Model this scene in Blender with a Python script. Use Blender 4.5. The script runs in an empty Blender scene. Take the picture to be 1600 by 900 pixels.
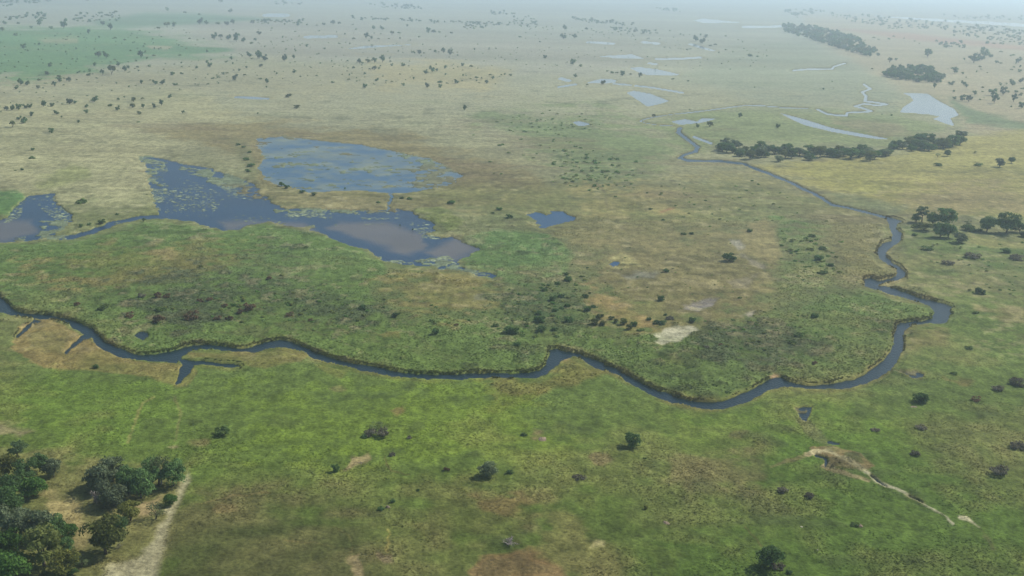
import bpy, math, random
import numpy as np
from mathutils import Matrix, Vector

# ------------------------------------------------------------------ camera, sky, sun, exposure
scene = bpy.context.scene
C = scene.collection
H = 170.0                                   # flying height in metres
FPX = 1716.0                                # focal length in pixels of a 1600 px wide frame
PITCH = math.atan2(482.0, FPX)
ROLL = math.radians(1.25)
F = np.array([0, math.cos(PITCH), -math.sin(PITCH)])
U0 = np.array([0, math.sin(PITCH), math.cos(PITCH)])
R0 = np.array([1.0, 0, 0])
RR = R0 * math.cos(ROLL) + U0 * math.sin(ROLL)
UU = U0 * math.cos(ROLL) - R0 * math.sin(ROLL)
cam_data = bpy.data.cameras.new('camera')
cam = bpy.data.objects.new('camera', cam_data)
C.objects.link(cam)
cam_data.sensor_width = 36.0
cam_data.lens = 36.0 * FPX / 1600.0
cam_data.clip_start = 1.0
cam_data.clip_end = 400000.0
cam.matrix_world = Matrix(((RR[0], UU[0], -F[0], 0), (RR[1], UU[1], -F[1], 0), (RR[2], UU[2], -F[2], H), (0, 0, 0, 1)))
scene.camera = cam

SUN_AZ = math.radians(58)                   # to the right of the viewing direction
SUN_EL = math.radians(44)
world = bpy.data.worlds.new('World')
scene.world = world
world.use_nodes = True
wn = world.node_tree
sky = wn.nodes.new('ShaderNodeTexSky')
sky.sky_type = 'NISHITA'
sky.sun_disc = False
sky.sun_elevation = SUN_EL
sky.sun_rotation = SUN_AZ
sky.air_density = 1.0
sky.dust_density = 1.0
wn.nodes['Background'].inputs['Strength'].default_value = 0.10
wn.links.new(sky.outputs[0], wn.nodes['Background'].inputs['Color'])
sun_data = bpy.data.lights.new('sun', 'SUN')
sun_data.energy = 4.1
sun_data.angle = math.radians(0.5)
sun_data.color = (1.0, 0.95, 0.87)
sun = bpy.data.objects.new('sun', sun_data)
C.objects.link(sun)
to_sun = Vector((math.sin(SUN_AZ) * math.cos(SUN_EL), math.cos(SUN_AZ) * math.cos(SUN_EL), math.sin(SUN_EL)))
sun.rotation_euler = to_sun.to_track_quat('Z', 'Y').to_euler()
scene.view_settings.view_transform = 'Standard'
scene.view_settings.look = 'None'
scene.view_settings.gamma = 1.0
scene.view_settings.use_curve_mapping = False
scene.view_settings.exposure = 0.18
try:
    scene.cycles.use_denoising = True
    scene.cycles.volume_bounces = 4
    scene.cycles.max_bounces = 6
    scene.cycles.transparent_max_bounces = 12
except Exception:
    pass

rng = np.random.default_rng(7)
random.seed(7)

# ------------------------------------------------------------------ helpers
def lin(c):
    c = np.asarray(c, float) / 255.0
    return np.where(c <= 0.04045, c / 12.92, ((c + 0.055) / 1.055) ** 2.4)

def ground_at(px, py, z=0.0):               # a point of the plain, from where it shows in the photograph
    d = F + RR * ((px - 800.0) / FPX) + UU * ((450.0 - py) / FPX)
    t = (H - z) / -d[2]
    return np.array([d[0] * t, d[1] * t, z])

def range_at(px, py):
    p = ground_at(px, py)
    return math.sqrt(p[0] ** 2 + p[1] ** 2 + H * H)

def project(x, y, z):
    dx, dy, dz = x, y, z - H
    f = dy * F[1] + dz * F[2]
    f = np.maximum(f, 1.0)
    r = dx * RR[0] + dy * RR[1] + dz * RR[2]
    u = dx * UU[0] + dy * UU[1] + dz * UU[2]
    return 800.0 + FPX * r / f, 450.0 - FPX * u / f

def _hash(ix, iy, seed):
    h = (ix * 374761393 + iy * 668265263 + seed * 974634777) & 0xFFFFFFFF
    h = ((h ^ (h >> 13)) * 1274126177) & 0xFFFFFFFF
    h = h ^ (h >> 16)
    return (h & 0xFFFF) / 65535.0

def vnoise(x, y, seed=0):
    xf, yf = np.floor(x), np.floor(y)
    ix, iy = xf.astype(np.int64), yf.astype(np.int64)
    fx, fy = x - xf, y - yf
    fx = fx * fx * (3 - 2 * fx)
    fy = fy * fy * (3 - 2 * fy)
    a = _hash(ix, iy, seed); b = _hash(ix + 1, iy, seed)
    c = _hash(ix, iy + 1, seed); d = _hash(ix + 1, iy + 1, seed)
    return ((a + (b - a) * fx) * (1 - fy) + (c + (d - c) * fx) * fy) * 2 - 1

def smooth(a, b, x):
    t = np.clip((x - a) / (b - a), 0, 1)
    return t * t * (3 - 2 * t)

def sdf_poly(P, x, y):                      # positive inside
    P = np.asarray(P, float)
    n = len(P)
    d2 = np.full(x.shape, 1e18)
    ins = np.zeros(x.shape, bool)
    for i in range(n):
        ax, ay = P[i]; bx, by = P[(i + 1) % n]
        ex, ey = bx - ax, by - ay
        t = np.clip(((x - ax) * ex + (y - ay) * ey) / (ex * ex + ey * ey + 1e-12), 0, 1)
        dx, dy = x - ax - ex * t, y - ay - ey * t
        d2 = np.minimum(d2, dx * dx + dy * dy)
        if ay != by:
            ins ^= ((ay > y) != (by > y)) & (x < ex * (y - ay) / (by - ay) + ax)
    d = np.sqrt(d2)
    return np.where(ins, d, -d)

def sdf_line(P, w, x, y, ys=2.0):           # ribbon of half width w/2 (across), foreshortened by ys
    d2 = np.full(x.shape, 1e18)
    for i in range(len(P) - 1):
        ax, ay = P[i]; bx, by = P[i + 1]
        ex, ey = bx - ax, (by - ay)
        t = np.clip(((x - ax) * ex + (y - ay) * ey) / (ex * ex + ey * ey + 1e-12), 0, 1)
        dx, dy = x - ax - ex * t, y - ay - ey * t
        d2 = np.minimum(d2, (dx / ys) ** 2 + dy * dy)
    return w * 0.5 - np.sqrt(d2)

def new_mesh(name, verts, faces, smooth_shade=False):
    """faces: (n,3) or (n,4) int array"""
    verts = np.ascontiguousarray(verts, dtype=np.float32)
    faces = np.ascontiguousarray(faces, dtype=np.int32)
    k = faces.shape[1]
    me = bpy.data.meshes.new(name)
    me.vertices.add(len(verts))
    me.vertices.foreach_set('co', verts.ravel())
    me.loops.add(faces.size)
    me.loops.foreach_set('vertex_index', faces.ravel())
    me.polygons.add(len(faces))
    me.polygons.foreach_set('loop_start', np.arange(0, faces.size, k, dtype=np.int32))
    me.polygons.foreach_set('loop_total', np.full(len(faces), k, dtype=np.int32))
    if smooth_shade:
        me.polygons.foreach_set('use_smooth', np.ones(len(faces), dtype=bool))
    me.update(calc_edges=True)
    return me

def set_col(me, col, name='Col'):
    a = me.color_attributes.new(name, 'FLOAT_COLOR', 'POINT')
    c4 = np.ones((len(col), 4), np.float32)
    c4[:, :3] = col
    a.data.foreach_set('color', c4.ravel())

def link(name, me, mat=None, parent=None):
    o = bpy.data.objects.new(name, me)
    C.objects.link(o)
    if mat is not None and len(me.materials) == 0:
        me.materials.append(mat)
    if parent is not None:
        o.parent = parent
    return o

def tag(o, label, cat, group=None, kind=None):
    o['label'] = label
    o['category'] = cat
    if group: o['group'] = group
    if kind: o['kind'] = kind
    return o

def nodes_of(m):
    m.use_nodes = True
    nt = m.node_tree
    nt.nodes.clear()
    out = nt.nodes.new('ShaderNodeOutputMaterial')
    return nt, out

# ------------------------------------------------------------------ materials
def mat_ground():
    m = bpy.data.materials.new('ground_vegetation')
    nt, out = nodes_of(m)
    N, L = nt.nodes, nt.links
    b = N.new('ShaderNodeBsdfPrincipled')
    b.inputs['Roughness'].default_value = 0.95
    b.inputs['Specular IOR Level'].default_value = 0.05
    att = N.new('ShaderNodeAttribute'); att.attribute_name = 'Col'
    geo = N.new('ShaderNodeNewGeometry')
    def noise(scale, detail, rough, sx=1.0, sy=1.0):
        mp = N.new('ShaderNodeMapping'); mp.inputs['Scale'].default_value = (scale * sx, scale * sy, scale)
        L.new(geo.outputs['Position'], mp.inputs['Vector'])
        t = N.new('ShaderNodeTexNoise'); t.inputs['Scale'].default_value = 1.0
        t.inputs['Detail'].default_value = detail; t.inputs['Roughness'].default_value = rough
        L.new(mp.outputs[0], t.inputs['Vector'])
        return t
    n1 = noise(0.9, 4, 0.65)
    n2 = noise(0.22, 3, 0.6, 1.0, 0.6)
    r1 = N.new('ShaderNodeMapRange'); r1.inputs[1].default_value = 0.3; r1.inputs[2].default_value = 0.7
    r1.inputs[3].default_value = 0.6; r1.inputs[4].default_value = 1.4
    L.new(n1.outputs['Fac'], r1.inputs[0])
    r2 = N.new('ShaderNodeMapRange'); r2.inputs[1].default_value = 0.3; r2.inputs[2].default_value = 0.7
    r2.inputs[3].default_value = 0.7; r2.inputs[4].default_value = 1.3
    L.new(n2.outputs['Fac'], r2.inputs[0])
    n3_ = noise(0.055, 5, 0.7, 0.6, 1.0)
    r3 = N.new('ShaderNodeMapRange'); r3.inputs[1].default_value = 0.3; r3.inputs[2].default_value = 0.7
    r3.inputs[3].default_value = 0.84; r3.inputs[4].default_value = 1.16
    L.new(n3_.outputs['Fac'], r3.inputs[0])
    mu0 = N.new('ShaderNodeMath'); mu0.operation = 'MULTIPLY'
    L.new(r1.outputs[0], mu0.inputs[0]); L.new(r2.outputs[0], mu0.inputs[1])
    mu = N.new('ShaderNodeMath'); mu.operation = 'MULTIPLY'
    L.new(mu0.outputs[0], mu.inputs[0]); L.new(r3.outputs[0], mu.inputs[1])
    vm = N.new('ShaderNodeVectorMath'); vm.operation = 'SCALE'
    L.new(att.outputs['Color'], vm.inputs[0]); L.new(mu.outputs[0], vm.inputs['Scale'])
    L.new(vm.outputs[0], b.inputs['Base Color'])
    bp = N.new('ShaderNodeBump'); bp.inputs['Strength'].default_value = 0.7; bp.inputs['Distance'].default_value = 0.45
    L.new(n1.outputs['Fac'], bp.inputs['Height']); L.new(bp.outputs[0], b.inputs['Normal'])
    L.new(b.outputs[0], out.inputs['Surface'])
    return m

def mat_water(name, spec, shallow, thr, wave, rough, scale=0.02):
    m = bpy.data.materials.new(name)
    nt, out = nodes_of(m)
    N, L = nt.nodes, nt.links
    b = N.new('ShaderNodeBsdfPrincipled')
    b.inputs['IOR'].default_value = 1.333
    b.inputs['Specular IOR Level'].default_value = spec
    b.inputs['Roughness'].default_value = rough
    att = N.new('ShaderNodeAttribute'); att.attribute_name = 'Col'
    L.new(att.outputs['Color'], b.inputs['Base Color'])
    geo = N.new('ShaderNodeNewGeometry')
    t = N.new('ShaderNodeTexNoise'); t.inputs['Scale'].default_value = 0.9; t.inputs['Detail'].default_value = 3
    L.new(geo.outputs['Position'], t.inputs['Vector'])
    bp = N.new('ShaderNodeBump'); bp.inputs['Strength'].default_value = wave; bp.inputs['Distance'].default_value = 0.25
    L.new(t.outputs['Fac'], bp.inputs['Height']); L.new(bp.outputs[0], b.inputs['Normal'])
    L.new(b.outputs[0], out.inputs['Surface'])
    return m

def mat_leaf(name, col, var=0.3, transl=0.25, use_attr=True, up=0.0):
    m = bpy.data.materials.new(name)
    nt, out = nodes_of(m)
    N, L = nt.nodes, nt.links
    col = lin(col)
    base = N.new('ShaderNodeRGB'); base.outputs[0].default_value = (*col, 1)
    info = N.new('ShaderNodeObjectInfo')
    hsv = N.new('ShaderNodeHueSaturation')
    mr = N.new('ShaderNodeMapRange'); mr.inputs[3].default_value = 1 - var; mr.inputs[4].default_value = 1 + var
    L.new(info.outputs['Random'], mr.inputs[0]); L.new(mr.outputs[0], hsv.inputs['Value'])
    L.new(base.outputs[0], hsv.inputs['Color'])
    c = hsv.outputs[0]
    if use_attr:
        att = N.new('ShaderNodeAttribute'); att.attribute_name = 'Col'
        vm = N.new('ShaderNodeVectorMath'); vm.operation = 'MULTIPLY'
        L.new(c, vm.inputs[0]); L.new(att.outputs['Color'], vm.inputs[1]); c = vm.outputs[0]
    d = N.new('ShaderNodeBsdfDiffuse'); L.new(c, d.inputs['Color'])
    tr = N.new('ShaderNodeBsdfTranslucent'); L.new(c, tr.inputs['Color'])
    if up:
        ge = N.new('ShaderNodeNewGeometry')
        sc_ = N.new('ShaderNodeVectorMath'); sc_.operation = 'SCALE'; sc_.inputs['Scale'].default_value = 1 - up
        L.new(ge.outputs['Normal'], sc_.inputs[0])
        ad = N.new('ShaderNodeVectorMath'); ad.operation = 'ADD'; ad.inputs[1].default_value = (0, 0, up)
        L.new(sc_.outputs[0], ad.inputs[0])
        nz = N.new('ShaderNodeVectorMath'); nz.operation = 'NORMALIZE'; L.new(ad.outputs[0], nz.inputs[0])
        L.new(nz.outputs[0], d.inputs['Normal'])
    mx = N.new('ShaderNodeMixShader'); mx.inputs[0].default_value = transl
    L.new(d.outputs[0], mx.inputs[1]); L.new(tr.outputs[0], mx.inputs[2]); L.new(mx.outputs[0], out.inputs['Surface'])
    return m

def mat_rough(name, col, col2, scale):
    m = bpy.data.materials.new(name)
    nt, out = nodes_of(m)
    N, L = nt.nodes, nt.links
    b = N.new('ShaderNodeBsdfPrincipled'); b.inputs['Roughness'].default_value = 0.95
    tc = N.new('ShaderNodeTexCoord')
    t = N.new('ShaderNodeTexNoise'); t.inputs['Scale'].default_value = scale; t.inputs['Detail'].default_value = 4
    L.new(tc.outputs['Object'], t.inputs['Vector'])
    mx = N.new('ShaderNodeMix'); mx.data_type = 'RGBA'
    mx.inputs['A'].default_value = (*lin(col), 1); mx.inputs['B'].default_value = (*lin(col2), 1)
    rp = N.new('ShaderNodeMapRange'); rp.inputs[1].default_value = 0.35; rp.inputs[2].default_value = 0.65
    L.new(t.outputs['Fac'], rp.inputs[0]); L.new(rp.outputs[0], mx.inputs['Factor'])
    L.new(mx.outputs['Result'], b.inputs['Base Color'])
    L.new(b.outputs[0], out.inputs['Surface'])
    return m

M_GROUND = mat_ground()
M_WATER = mat_water('marsh_water', 0.5, None, 0, 0.25, 0.10)
M_LAGOON = mat_water('wind_ruffled_water', 0.36, None, 0, 0.9, 0.30)
M_TUFT = mat_leaf('tuft_blades', (255, 255, 255), 0.0, 0.3, True, 0.7)
M_WOOD = mat_leaf('wood_leaves', (255, 255, 255), 0.0, 0.35)
M_PAD = mat_leaf('lily_leaf', (255, 255, 255), 0.0, 0.1)
M_BARK = mat_rough('bark', (92, 80, 66), (60, 52, 44), 1.5)
M_DEAD = mat_rough('bleached_wood', (150, 142, 132), (105, 98, 92), 1.5)
M_MOUND = mat_rough('mound_earth', (150, 132, 108), (112, 98, 80), 0.8)
M_PALE = mat_rough('pale_clay', (215, 208, 190), (180, 172, 152), 2.0)

# ------------------------------------------------------------------ the plain: grid, zones of plants, water
py_rows = np.concatenate([[-31.85, -31.6, -31.2, -30.6, -30, -29, -28, -26.5, -25], np.arange(-23.5, -8, 1.2), np.arange(-7.0, 915, 1.32),
                          np.arange(916, 1010, 4.0), np.arange(1012, 1300, 24.0)])
b_rows = np.tan(PITCH + np.arctan((py_rows - 450.0) / FPX))
Yr = H / b_rows
Yr = np.concatenate([Yr, [110, 70, 20, -60, -300, -1500, -5000]])
A_in = np.linspace(-0.54, 0.54, 1030)
A_m = 0.54 + np.array([0.003, 0.007, 0.012, 0.018, 0.025, 0.033, 0.042, 0.052, 0.065, 0.08, 0.1, 0.125, 0.16, 0.2, 0.26, 0.34, 0.45, 0.6, 0.85, 1.2, 1.8, 2.8])
A = np.concatenate([-A_m[::-1], A_in, A_m])
nr, nc = len(Yr), len(A)
wid = np.where(Yr > 110, Yr, 110 + (110 - Yr))
GX = wid[:, None] * A[None, :]
GY = np.repeat(Yr[:, None], nc, 1)
PX, PY = project(GX, GY, 0.0)
PY = np.where(GY < 130, 1600.0, PY)
dY = np.abs(np.gradient(Yr))[:, None] * np.ones((1, nc))

def oct_noise(wl, seed, sx=1.0, sy=1.0):    # world noise of a wavelength in metres, faded where the rows are too coarse
    w = np.clip(wl * sy / (1.6 * dY), 0, 1)
    return vnoise(GX / (wl * sx) + seed * 17.3, GY / (wl * sy) - seed * 9.1, seed) * w

n200 = oct_noise(220, 1); n200b = oct_noise(260, 2)
n60 = oct_noise(62, 3); n60b = oct_noise(70, 4)
n20 = oct_noise(21, 5); n20b = oct_noise(24, 6)
n7 = oct_noise(7, 7); n7b = oct_noise(8, 8)
n3 = oct_noise(3.1, 9); n3b = oct_noise(2.6, 10)
n1 = oct_noise(1.3, 11)
n800 = oct_noise(800, 12); n800b = oct_noise(1000, 13)
streak = oct_noise(30, 14, 4.0, 1.0) * 0.6 + oct_noise(12, 15, 4.0, 1.0) * 0.5
streakf = oct_noise(300, 16, 5.0, 1.0) * 0.6 + oct_noise(110, 17, 5.0, 1.0) * 0.6

# warped picture-plane coordinates for the zone outlines (the noise itself lives on the ground)
pxm = FPX / np.sqrt(GX ** 2 + GY ** 2 + H * H)           # pixels per metre across
pym = pxm * H / np.sqrt(GX ** 2 + GY ** 2 + H * H)       # pixels per metre along
wobx = n60 * 7 + n20 * 4 + n7 * 2 + n3 * 0.8
woby = n60b * 7 + n20b * 4 + n7b * 2 + n3b * 0.8
WX = PX + wobx * pxm + n800 * 0
WY = PY + woby * pym
SX = PX + (n7 * 0.7 + n3 * 0.5 + n1 * 0.2) * pxm
SY = PY + (n7b * 0.9 + n3b * 0.6) * pym

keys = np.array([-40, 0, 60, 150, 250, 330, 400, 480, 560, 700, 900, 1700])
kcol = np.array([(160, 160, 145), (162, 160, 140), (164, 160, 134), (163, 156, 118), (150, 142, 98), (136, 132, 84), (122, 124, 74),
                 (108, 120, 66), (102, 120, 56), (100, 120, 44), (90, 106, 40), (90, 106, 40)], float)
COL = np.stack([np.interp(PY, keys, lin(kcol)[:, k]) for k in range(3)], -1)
VEG = np.interp(PY, [0, 300, 450, 600, 900], [0.6, 0.8, 1.0, 0.6, 0.35])
RGH = np.full(PX.shape, 0.5)

def paint(poly, col, h=None, soft=6, brk=0.0, amt=1.0, rough=None, line=None, ys=2.0):
    P = np.asarray(poly, float)
    pad = soft * 2 + 14 + (line or 0)
    bb = (PX > P[:, 0].min() - pad * 2) & (PX < P[:, 0].max() + pad * 2) & (PY > P[:, 1].min() - pad) & (PY < P[:, 1].max() + pad)
    if not bb.any(): return
    x, y = WX[bb], WY[bb]
    if line: s = sdf_line(P, line, SX[bb], SY[bb], ys)
    else: s = sdf_poly(P, x, y)
    nb = (n20[bb] * 0.5 + n7[bb] * 0.6 + n60b[bb] * 0.5 + n3[bb] * 0.3)
    m = smooth(-soft, soft, s + brk * soft * nb * 1.3) * amt
    c = lin(col)
    COL[bb] = COL[bb] * (1 - m[:, None]) + c * m[:, None]
    if h is not None: VEG[bb] = VEG[bb] * (1 - m) + h * m
    if rough is not None: RGH[bb] = RGH[bb] * (1 - m) + rough * m

# far plains
paint([(330, 15), (700, 55), (1000, 70), (1000, 115), (500, 100), (300, 60)], (160, 150, 128), None, 14, 1.2, 0.6)
paint([(-300, 122), (150, 112), (400, 92), (800, 108), (800, 150), (400, 150), (-300, 178)], (164, 154, 114), None, 12, 1.0, 0.8)
paint([(560, 92), (700, 98), (790, 118), (760, 142), (600, 135)], (176, 158, 104), None, 10, 1.4, 0.7)
paint([(-300, 165), (300, 150), (420, 190), (380, 215), (250, 240), (232, 320), (120, 335), (40, 300), (-300, 300)], (170, 160, 112), 0.7, 10, 1.0, 0.85)
paint([(-300, 50), (130, 42), (220, 50), (330, 72), (360, 84), (240, 92), (130, 112), (60, 122), (-300, 126)], (92, 136, 76), 0.5, 8, 1.6, 0.85)
paint([(140, 34), (230, 20), (320, 22), (440, 30), (300, 38), (180, 46)], (112, 140, 100), 0.5, 4, 0.8, 0.85)
paint([(60, 62), (120, 60), (118, 66), (70, 68)], (165, 150, 112), None, 3, 1.0, 0.8)
paint([(230, 72), (270, 73), (262, 78), (235, 77)], (180, 165, 128), None, 2, 0.8, 0.8)
paint([(1250, 22), (1420, 30), (1800, 80), (1900, 255), (1530, 225), (1505, 195), (1495, 165), (1400, 140), (1330, 95), (1270, 60)], (172, 154, 116), None, 8, 0.8, 0.9)
paint([(1300, 44), (1420, 52), (1600, 72), (1800, 92), (1800, 100), (1560, 76), (1400, 60)], (176, 132, 100), None, 3, 0.8, 0.8)
paint([(1480, 150), (1540, 180), (1620, 195), (1800, 210), (1800, 222), (1600, 205), (1510, 192)], (110, 128, 84), None, 4, 0.6, 0.8)
paint([(1000, 190), (1100, 172), (1260, 166), (1400, 178), (1480, 200), (1400, 228), (1130, 228), (1070, 240)], (128, 136, 78), 0.8, 8, 1.0, 0.8)
paint([(1300, 186), (1400, 196), (1430, 208), (1380, 214), (1300, 198)], (150, 132, 96), None, 4, 1.0, 0.7)
paint([(760, 188), (900, 180), (1010, 200), (1060, 250), (1000, 290), (900, 295), (860, 250)], (112, 128, 70), 1.0, 16, 1.8, 0.75)
paint([(1150, 70), (1260, 60), (1400, 140), (1400, 175), (1200, 165), (1060, 120)], (146, 148, 116), None, 14, 0.8, 0.7)
# yellow field beyond the upper river
paint([(1170, 258), (1300, 250), (1400, 240), (1520, 212), (1900, 185), (1900, 350), (1600, 345), (1480, 338), (1420, 334), (1330, 318), (1250, 285)], (166, 152, 78), 0.6, 6, 0.8, 0.95)
paint([(1230, 256), (1330, 258), (1420, 290), (1400, 312), (1330, 306), (1270, 282)], (158, 148, 66), 0.6, 10, 1.0, 0.6)
paint([(1370, 300), (1560, 290), (1640, 330), (1480, 335)], (150, 128, 88), 0.6, 10, 1.2, 0.6)
paint([(1270, 292), (1360, 312), (1420, 330), (1400, 338), (1330, 322), (1260, 302)], (120, 124, 82), 0.8, 5, 1.2, 0.8)
# around the lagoons
paint([(225, 205), (400, 190), (640, 215), (840, 268), (850, 300), (760, 322), (640, 332), (420, 325), (390, 290), (378, 240)], (138, 122, 74), 0.7, 9, 1.2, 0.9)
paint([(660, 262), (760, 262), (850, 285), (820, 312), (700, 318)], (132, 114, 74), 0.5, 9, 1.0, 0.7)
paint([(385, 275), (420, 290), (500, 306), (600, 310), (650, 320), (640, 332), (520, 328), (430, 322), (392, 300)], (148, 134, 86), 1.0, 4, 1.2, 0.8)
paint([(365, 215), (392, 225), (400, 265), (400, 290), (385, 285), (372, 250)], (128, 124, 78), 1.1, 5, 1.2, 0.7)
paint([(100, 255), (130, 262), (128, 280), (60, 300), (50, 290)], (140, 140, 78), 0.8, 6, 1.0, 0.7)
paint([(-200, 298), (25, 300), (40, 308), (8, 338), (-200, 345)], (92, 124, 62), 1.4, 3, 0.6, 0.95)
paint([(640, 300), (1000, 290), (1190, 265), (1390, 345), (1350, 440), (1200, 340), (950, 400), (830, 360)], (136, 126, 72), 0.9, 16, 1.2, 0.75)
paint([(900, 302), (1000, 285), (1060, 330), (950, 352)], (154, 136, 78), 0.8, 14, 1.4, 0.7)
paint([(1100, 300), (1200, 300), (1280, 330), (1330, 400), (1360, 430), (1300, 430), (1200, 340)], (126, 124, 76), 1.0, 12, 1.2, 0.7)
paint([(1205, 345), (1250, 350), (1300, 385), (1315, 440), (1290, 475), (1210, 450), (1220, 400)], (94, 124, 56), 1.0, 14, 2.0, 0.85)
paint([(1188, 343), (1212, 350), (1226, 400), (1200, 420), (1150, 370)], (158, 138, 88), 0.7, 6, 1.2, 0.7)
paint([(920, 400), (1000, 375), (1150, 370), (1210, 420), (1215, 500), (1100, 520), (1000, 512), (920, 500), (905, 450)], (128, 116, 70), 0.6, 18, 1.8, 0.8)
paint([(915, 438), (945, 445), (985, 488), (1010, 505), (960, 522), (920, 508), (903, 470)], (160, 134, 80), 0.6, 9, 1.8, 0.75)
# reed beds between lagoons and river
paint([(-300, 380), (40, 378), (120, 372), (230, 345), (340, 362), (420, 348), (530, 380), (590, 402), (600, 430), (570, 450), (600, 500), (820, 500),
       (860, 545), (850, 588), (650, 590), (500, 560), (430, 535), (340, 545), (240, 560), (150, 525), (60, 494), (-300, 480)], (104, 126, 60), 1.05, 4, 0.8, 0.95, 1.0)
paint([(40, 425), (180, 378), (330, 392), (400, 402), (340, 432), (200, 445)], (134, 120, 64), 1.0, 16, 1.8, 0.8)
paint([(190, 385), (260, 385), (275, 402), (235, 405)], (160, 136, 86), 1.0, 8, 1.6, 0.7)
paint([(330, 425), (450, 418), (640, 500), (560, 520), (400, 495), (300, 505), (220, 475)], (78, 88, 56), 1.1, 18, 2.4, 0.95, 1.1)
paint([(380, 420), (560, 410), (620, 440), (540, 470)], (102, 126, 54), 1.0, 14, 1.6, 0.6)
paint([(570, 448), (640, 432), (760, 440), (830, 468), (800, 492), (650, 490)], (132, 122, 66), 0.8, 14, 1.8, 0.85)
paint([(590, 418), (700, 428), (800, 440), (770, 452), (640, 440)], (140, 128, 66), 0.9, 6, 1.2, 0.8)
paint([(740, 462), (800, 460), (800, 470), (745, 474)], (112, 112, 92), 0.4, 4, 1.2, 0.6)
paint([(580, 522), (620, 520), (615, 532), (585, 533)], (146, 126, 74), 1.5, 3, 1.4, 0.8)
paint([(712, 388), (770, 360), (850, 365), (900, 400), (880, 440), (820, 456), (740, 428), (718, 412)], (104, 130, 66), 1.0, 4, 0.8, 0.95, 0.9)
paint([(648, 330), (690, 325), (722, 345), (700, 366), (674, 356)], (124, 128, 62), 1.4, 4, 0.8, 0.9)
paint([(790, 440), (880, 430), (920, 470), (900, 530), (830, 540), (780, 500)], (80, 98, 54), 1.1, 18, 2.4, 0.95, 1.1)
paint([(855, 548), (900, 522), (1000, 527), (1100, 540), (1215, 480), (1300, 450), (1360, 450), (1456, 480), (1456, 502), (1400, 507), (1392, 560), (1320, 602),
       (1220, 598), (1100, 634), (1000, 606), (920, 566)], (102, 122, 58), 1.05, 5, 0.9, 0.95, 1.0)
paint([(1010, 560), (1080, 565), (1060, 580), (1010, 578)], (122, 116, 62), 1.8, 10, 1.5, 0.6)
paint([(1100, 520), (1200, 500), (1260, 540), (1180, 575), (1100, 560)], (82, 92, 58), 1.1, 18, 2.4, 0.9, 1.1)
paint([(1310, 380), (1360, 400), (1400, 428), (1360, 436), (1330, 440)], (124, 122, 66), 1.6, 6, 1.0, 0.8)
# east bank
paint([(1400, 352), (1450, 372), (1900, 365), (1900, 660), (1400, 625), (1420, 520), (1492, 482), (1425, 440), (1415, 400)], (104, 122, 56), 0.7, 8, 1.0, 0.9)
paint([(1480, 420), (1600, 400), (1700, 440), (1560, 470)], (104, 112, 62), 0.7, 16, 1.6, 0.7)
paint([(1500, 372), (1620, 372), (1620, 395), (1540, 392)], (140, 132, 72), 0.6, 5, 1.2, 0.8)
paint([(1520, 480), (1640, 480), (1640, 512), (1560, 505)], (120, 112, 66), 0.6, 8, 1.4, 0.7)
paint([(1415, 512), (1480, 508), (1480, 540), (1420, 545)], (114, 112, 60), 0.9, 8, 1.4, 0.7)
# spits of dry reed by the river
paint([(22, 535), (50, 510), (80, 497), (125, 520), (150, 538), (200, 560), (280, 566), (288, 578), (272, 606), (245, 600), (160, 587), (70, 574), (30, 555)], (140, 124, 70), 0.55, 2.5, 0.9, 0.95, 1.0)
paint([(60, 520), (110, 525), (100, 555), (50, 548)], (120, 118, 64), 0.55, 7, 1.4, 0.7)
paint([(280, 557), (300, 549), (395, 551), (435, 542), (482, 554), (470, 568), (400, 578), (340, 563)], (130, 120, 64), 0.6, 2.5, 0.9, 0.95)
paint([(750, 593), (840, 590), (885, 562), (950, 586), (900, 602), (850, 612), (790, 642), (760, 622)], (136, 120, 62), 1.2, 6, 1.4, 0.85)
paint([(490, 575), (535, 580), (525, 592), (495, 588)], (128, 122, 60), 0.8, 4, 1.4, 0.8)
# foreground meadow
paint([(-100, 585), (150, 590), (280, 620), (260, 680), (100, 690), (-100, 660)], (104, 130, 40), 0.4, 16, 1.4, 0.7)
paint([(330, 625), (560, 610), (800, 640), (900, 700), (700, 725), (400, 705)], (112, 134, 36), 0.4, 22, 1.6, 0.8)
paint([(1050, 650), (1300, 640), (1420, 690), (1300, 720), (1100, 690)], (102, 130, 36), 0.4, 22, 1.6, 0.6)
paint([(230, 790), (400, 765), (560, 800), (610, 900), (600, 960), (230, 960)], (84, 88, 44), 0.35, 22, 1.6, 0.8)
paint([(1000, 760), (1200, 715), (1600, 740), (1900, 1000), (1000, 1000)], (84, 110, 36), 0.35, 30, 1.4, 0.75)
paint([(1450, 620), (1700, 640), (1700, 760), (1500, 720)], (88, 104, 44), 0.4, 26, 1.6, 0.6)
paint([(650, 760), (760, 770), (840, 800), (820, 860), (700, 850)], (98, 104, 46), 0.35, 16, 1.6, 0.7)
paint([(830, 790), (880, 795), (920, 830), (990, 875), (980, 912), (800, 912), (840, 860)], (124, 116, 64), 0.4, 12, 1.8, 0.55)
paint([(755, 890), (800, 862), (850, 872), (900, 905), (905, 940), (745, 940)], (146, 114, 72), 0.2, 8, 1.8, 0.8)
paint([(765, 792), (830, 786), (842, 798), (800, 806), (768, 806)], (130, 106, 62), 0.2, 8, 1.8, 0.6)
paint([(925, 845), (950, 846), (955, 856), (935, 858)], (186, 176, 116), 0.2, 4, 1.5, 0.7)
paint([(1100, 735), (1190, 730), (1200, 760), (1110, 765)], (108, 104, 60), 0.4, 12, 1.8, 0.7)
paint([(545, 880), (572, 866), (576, 900), (560, 920)], (158, 140, 96), 0.2, 4, 1.4, 0.8)
paint([(618, 868), (640, 870), (638, 884), (620, 884)], (124, 108, 84), 0.2, 4, 0.8, 0.8)
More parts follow.
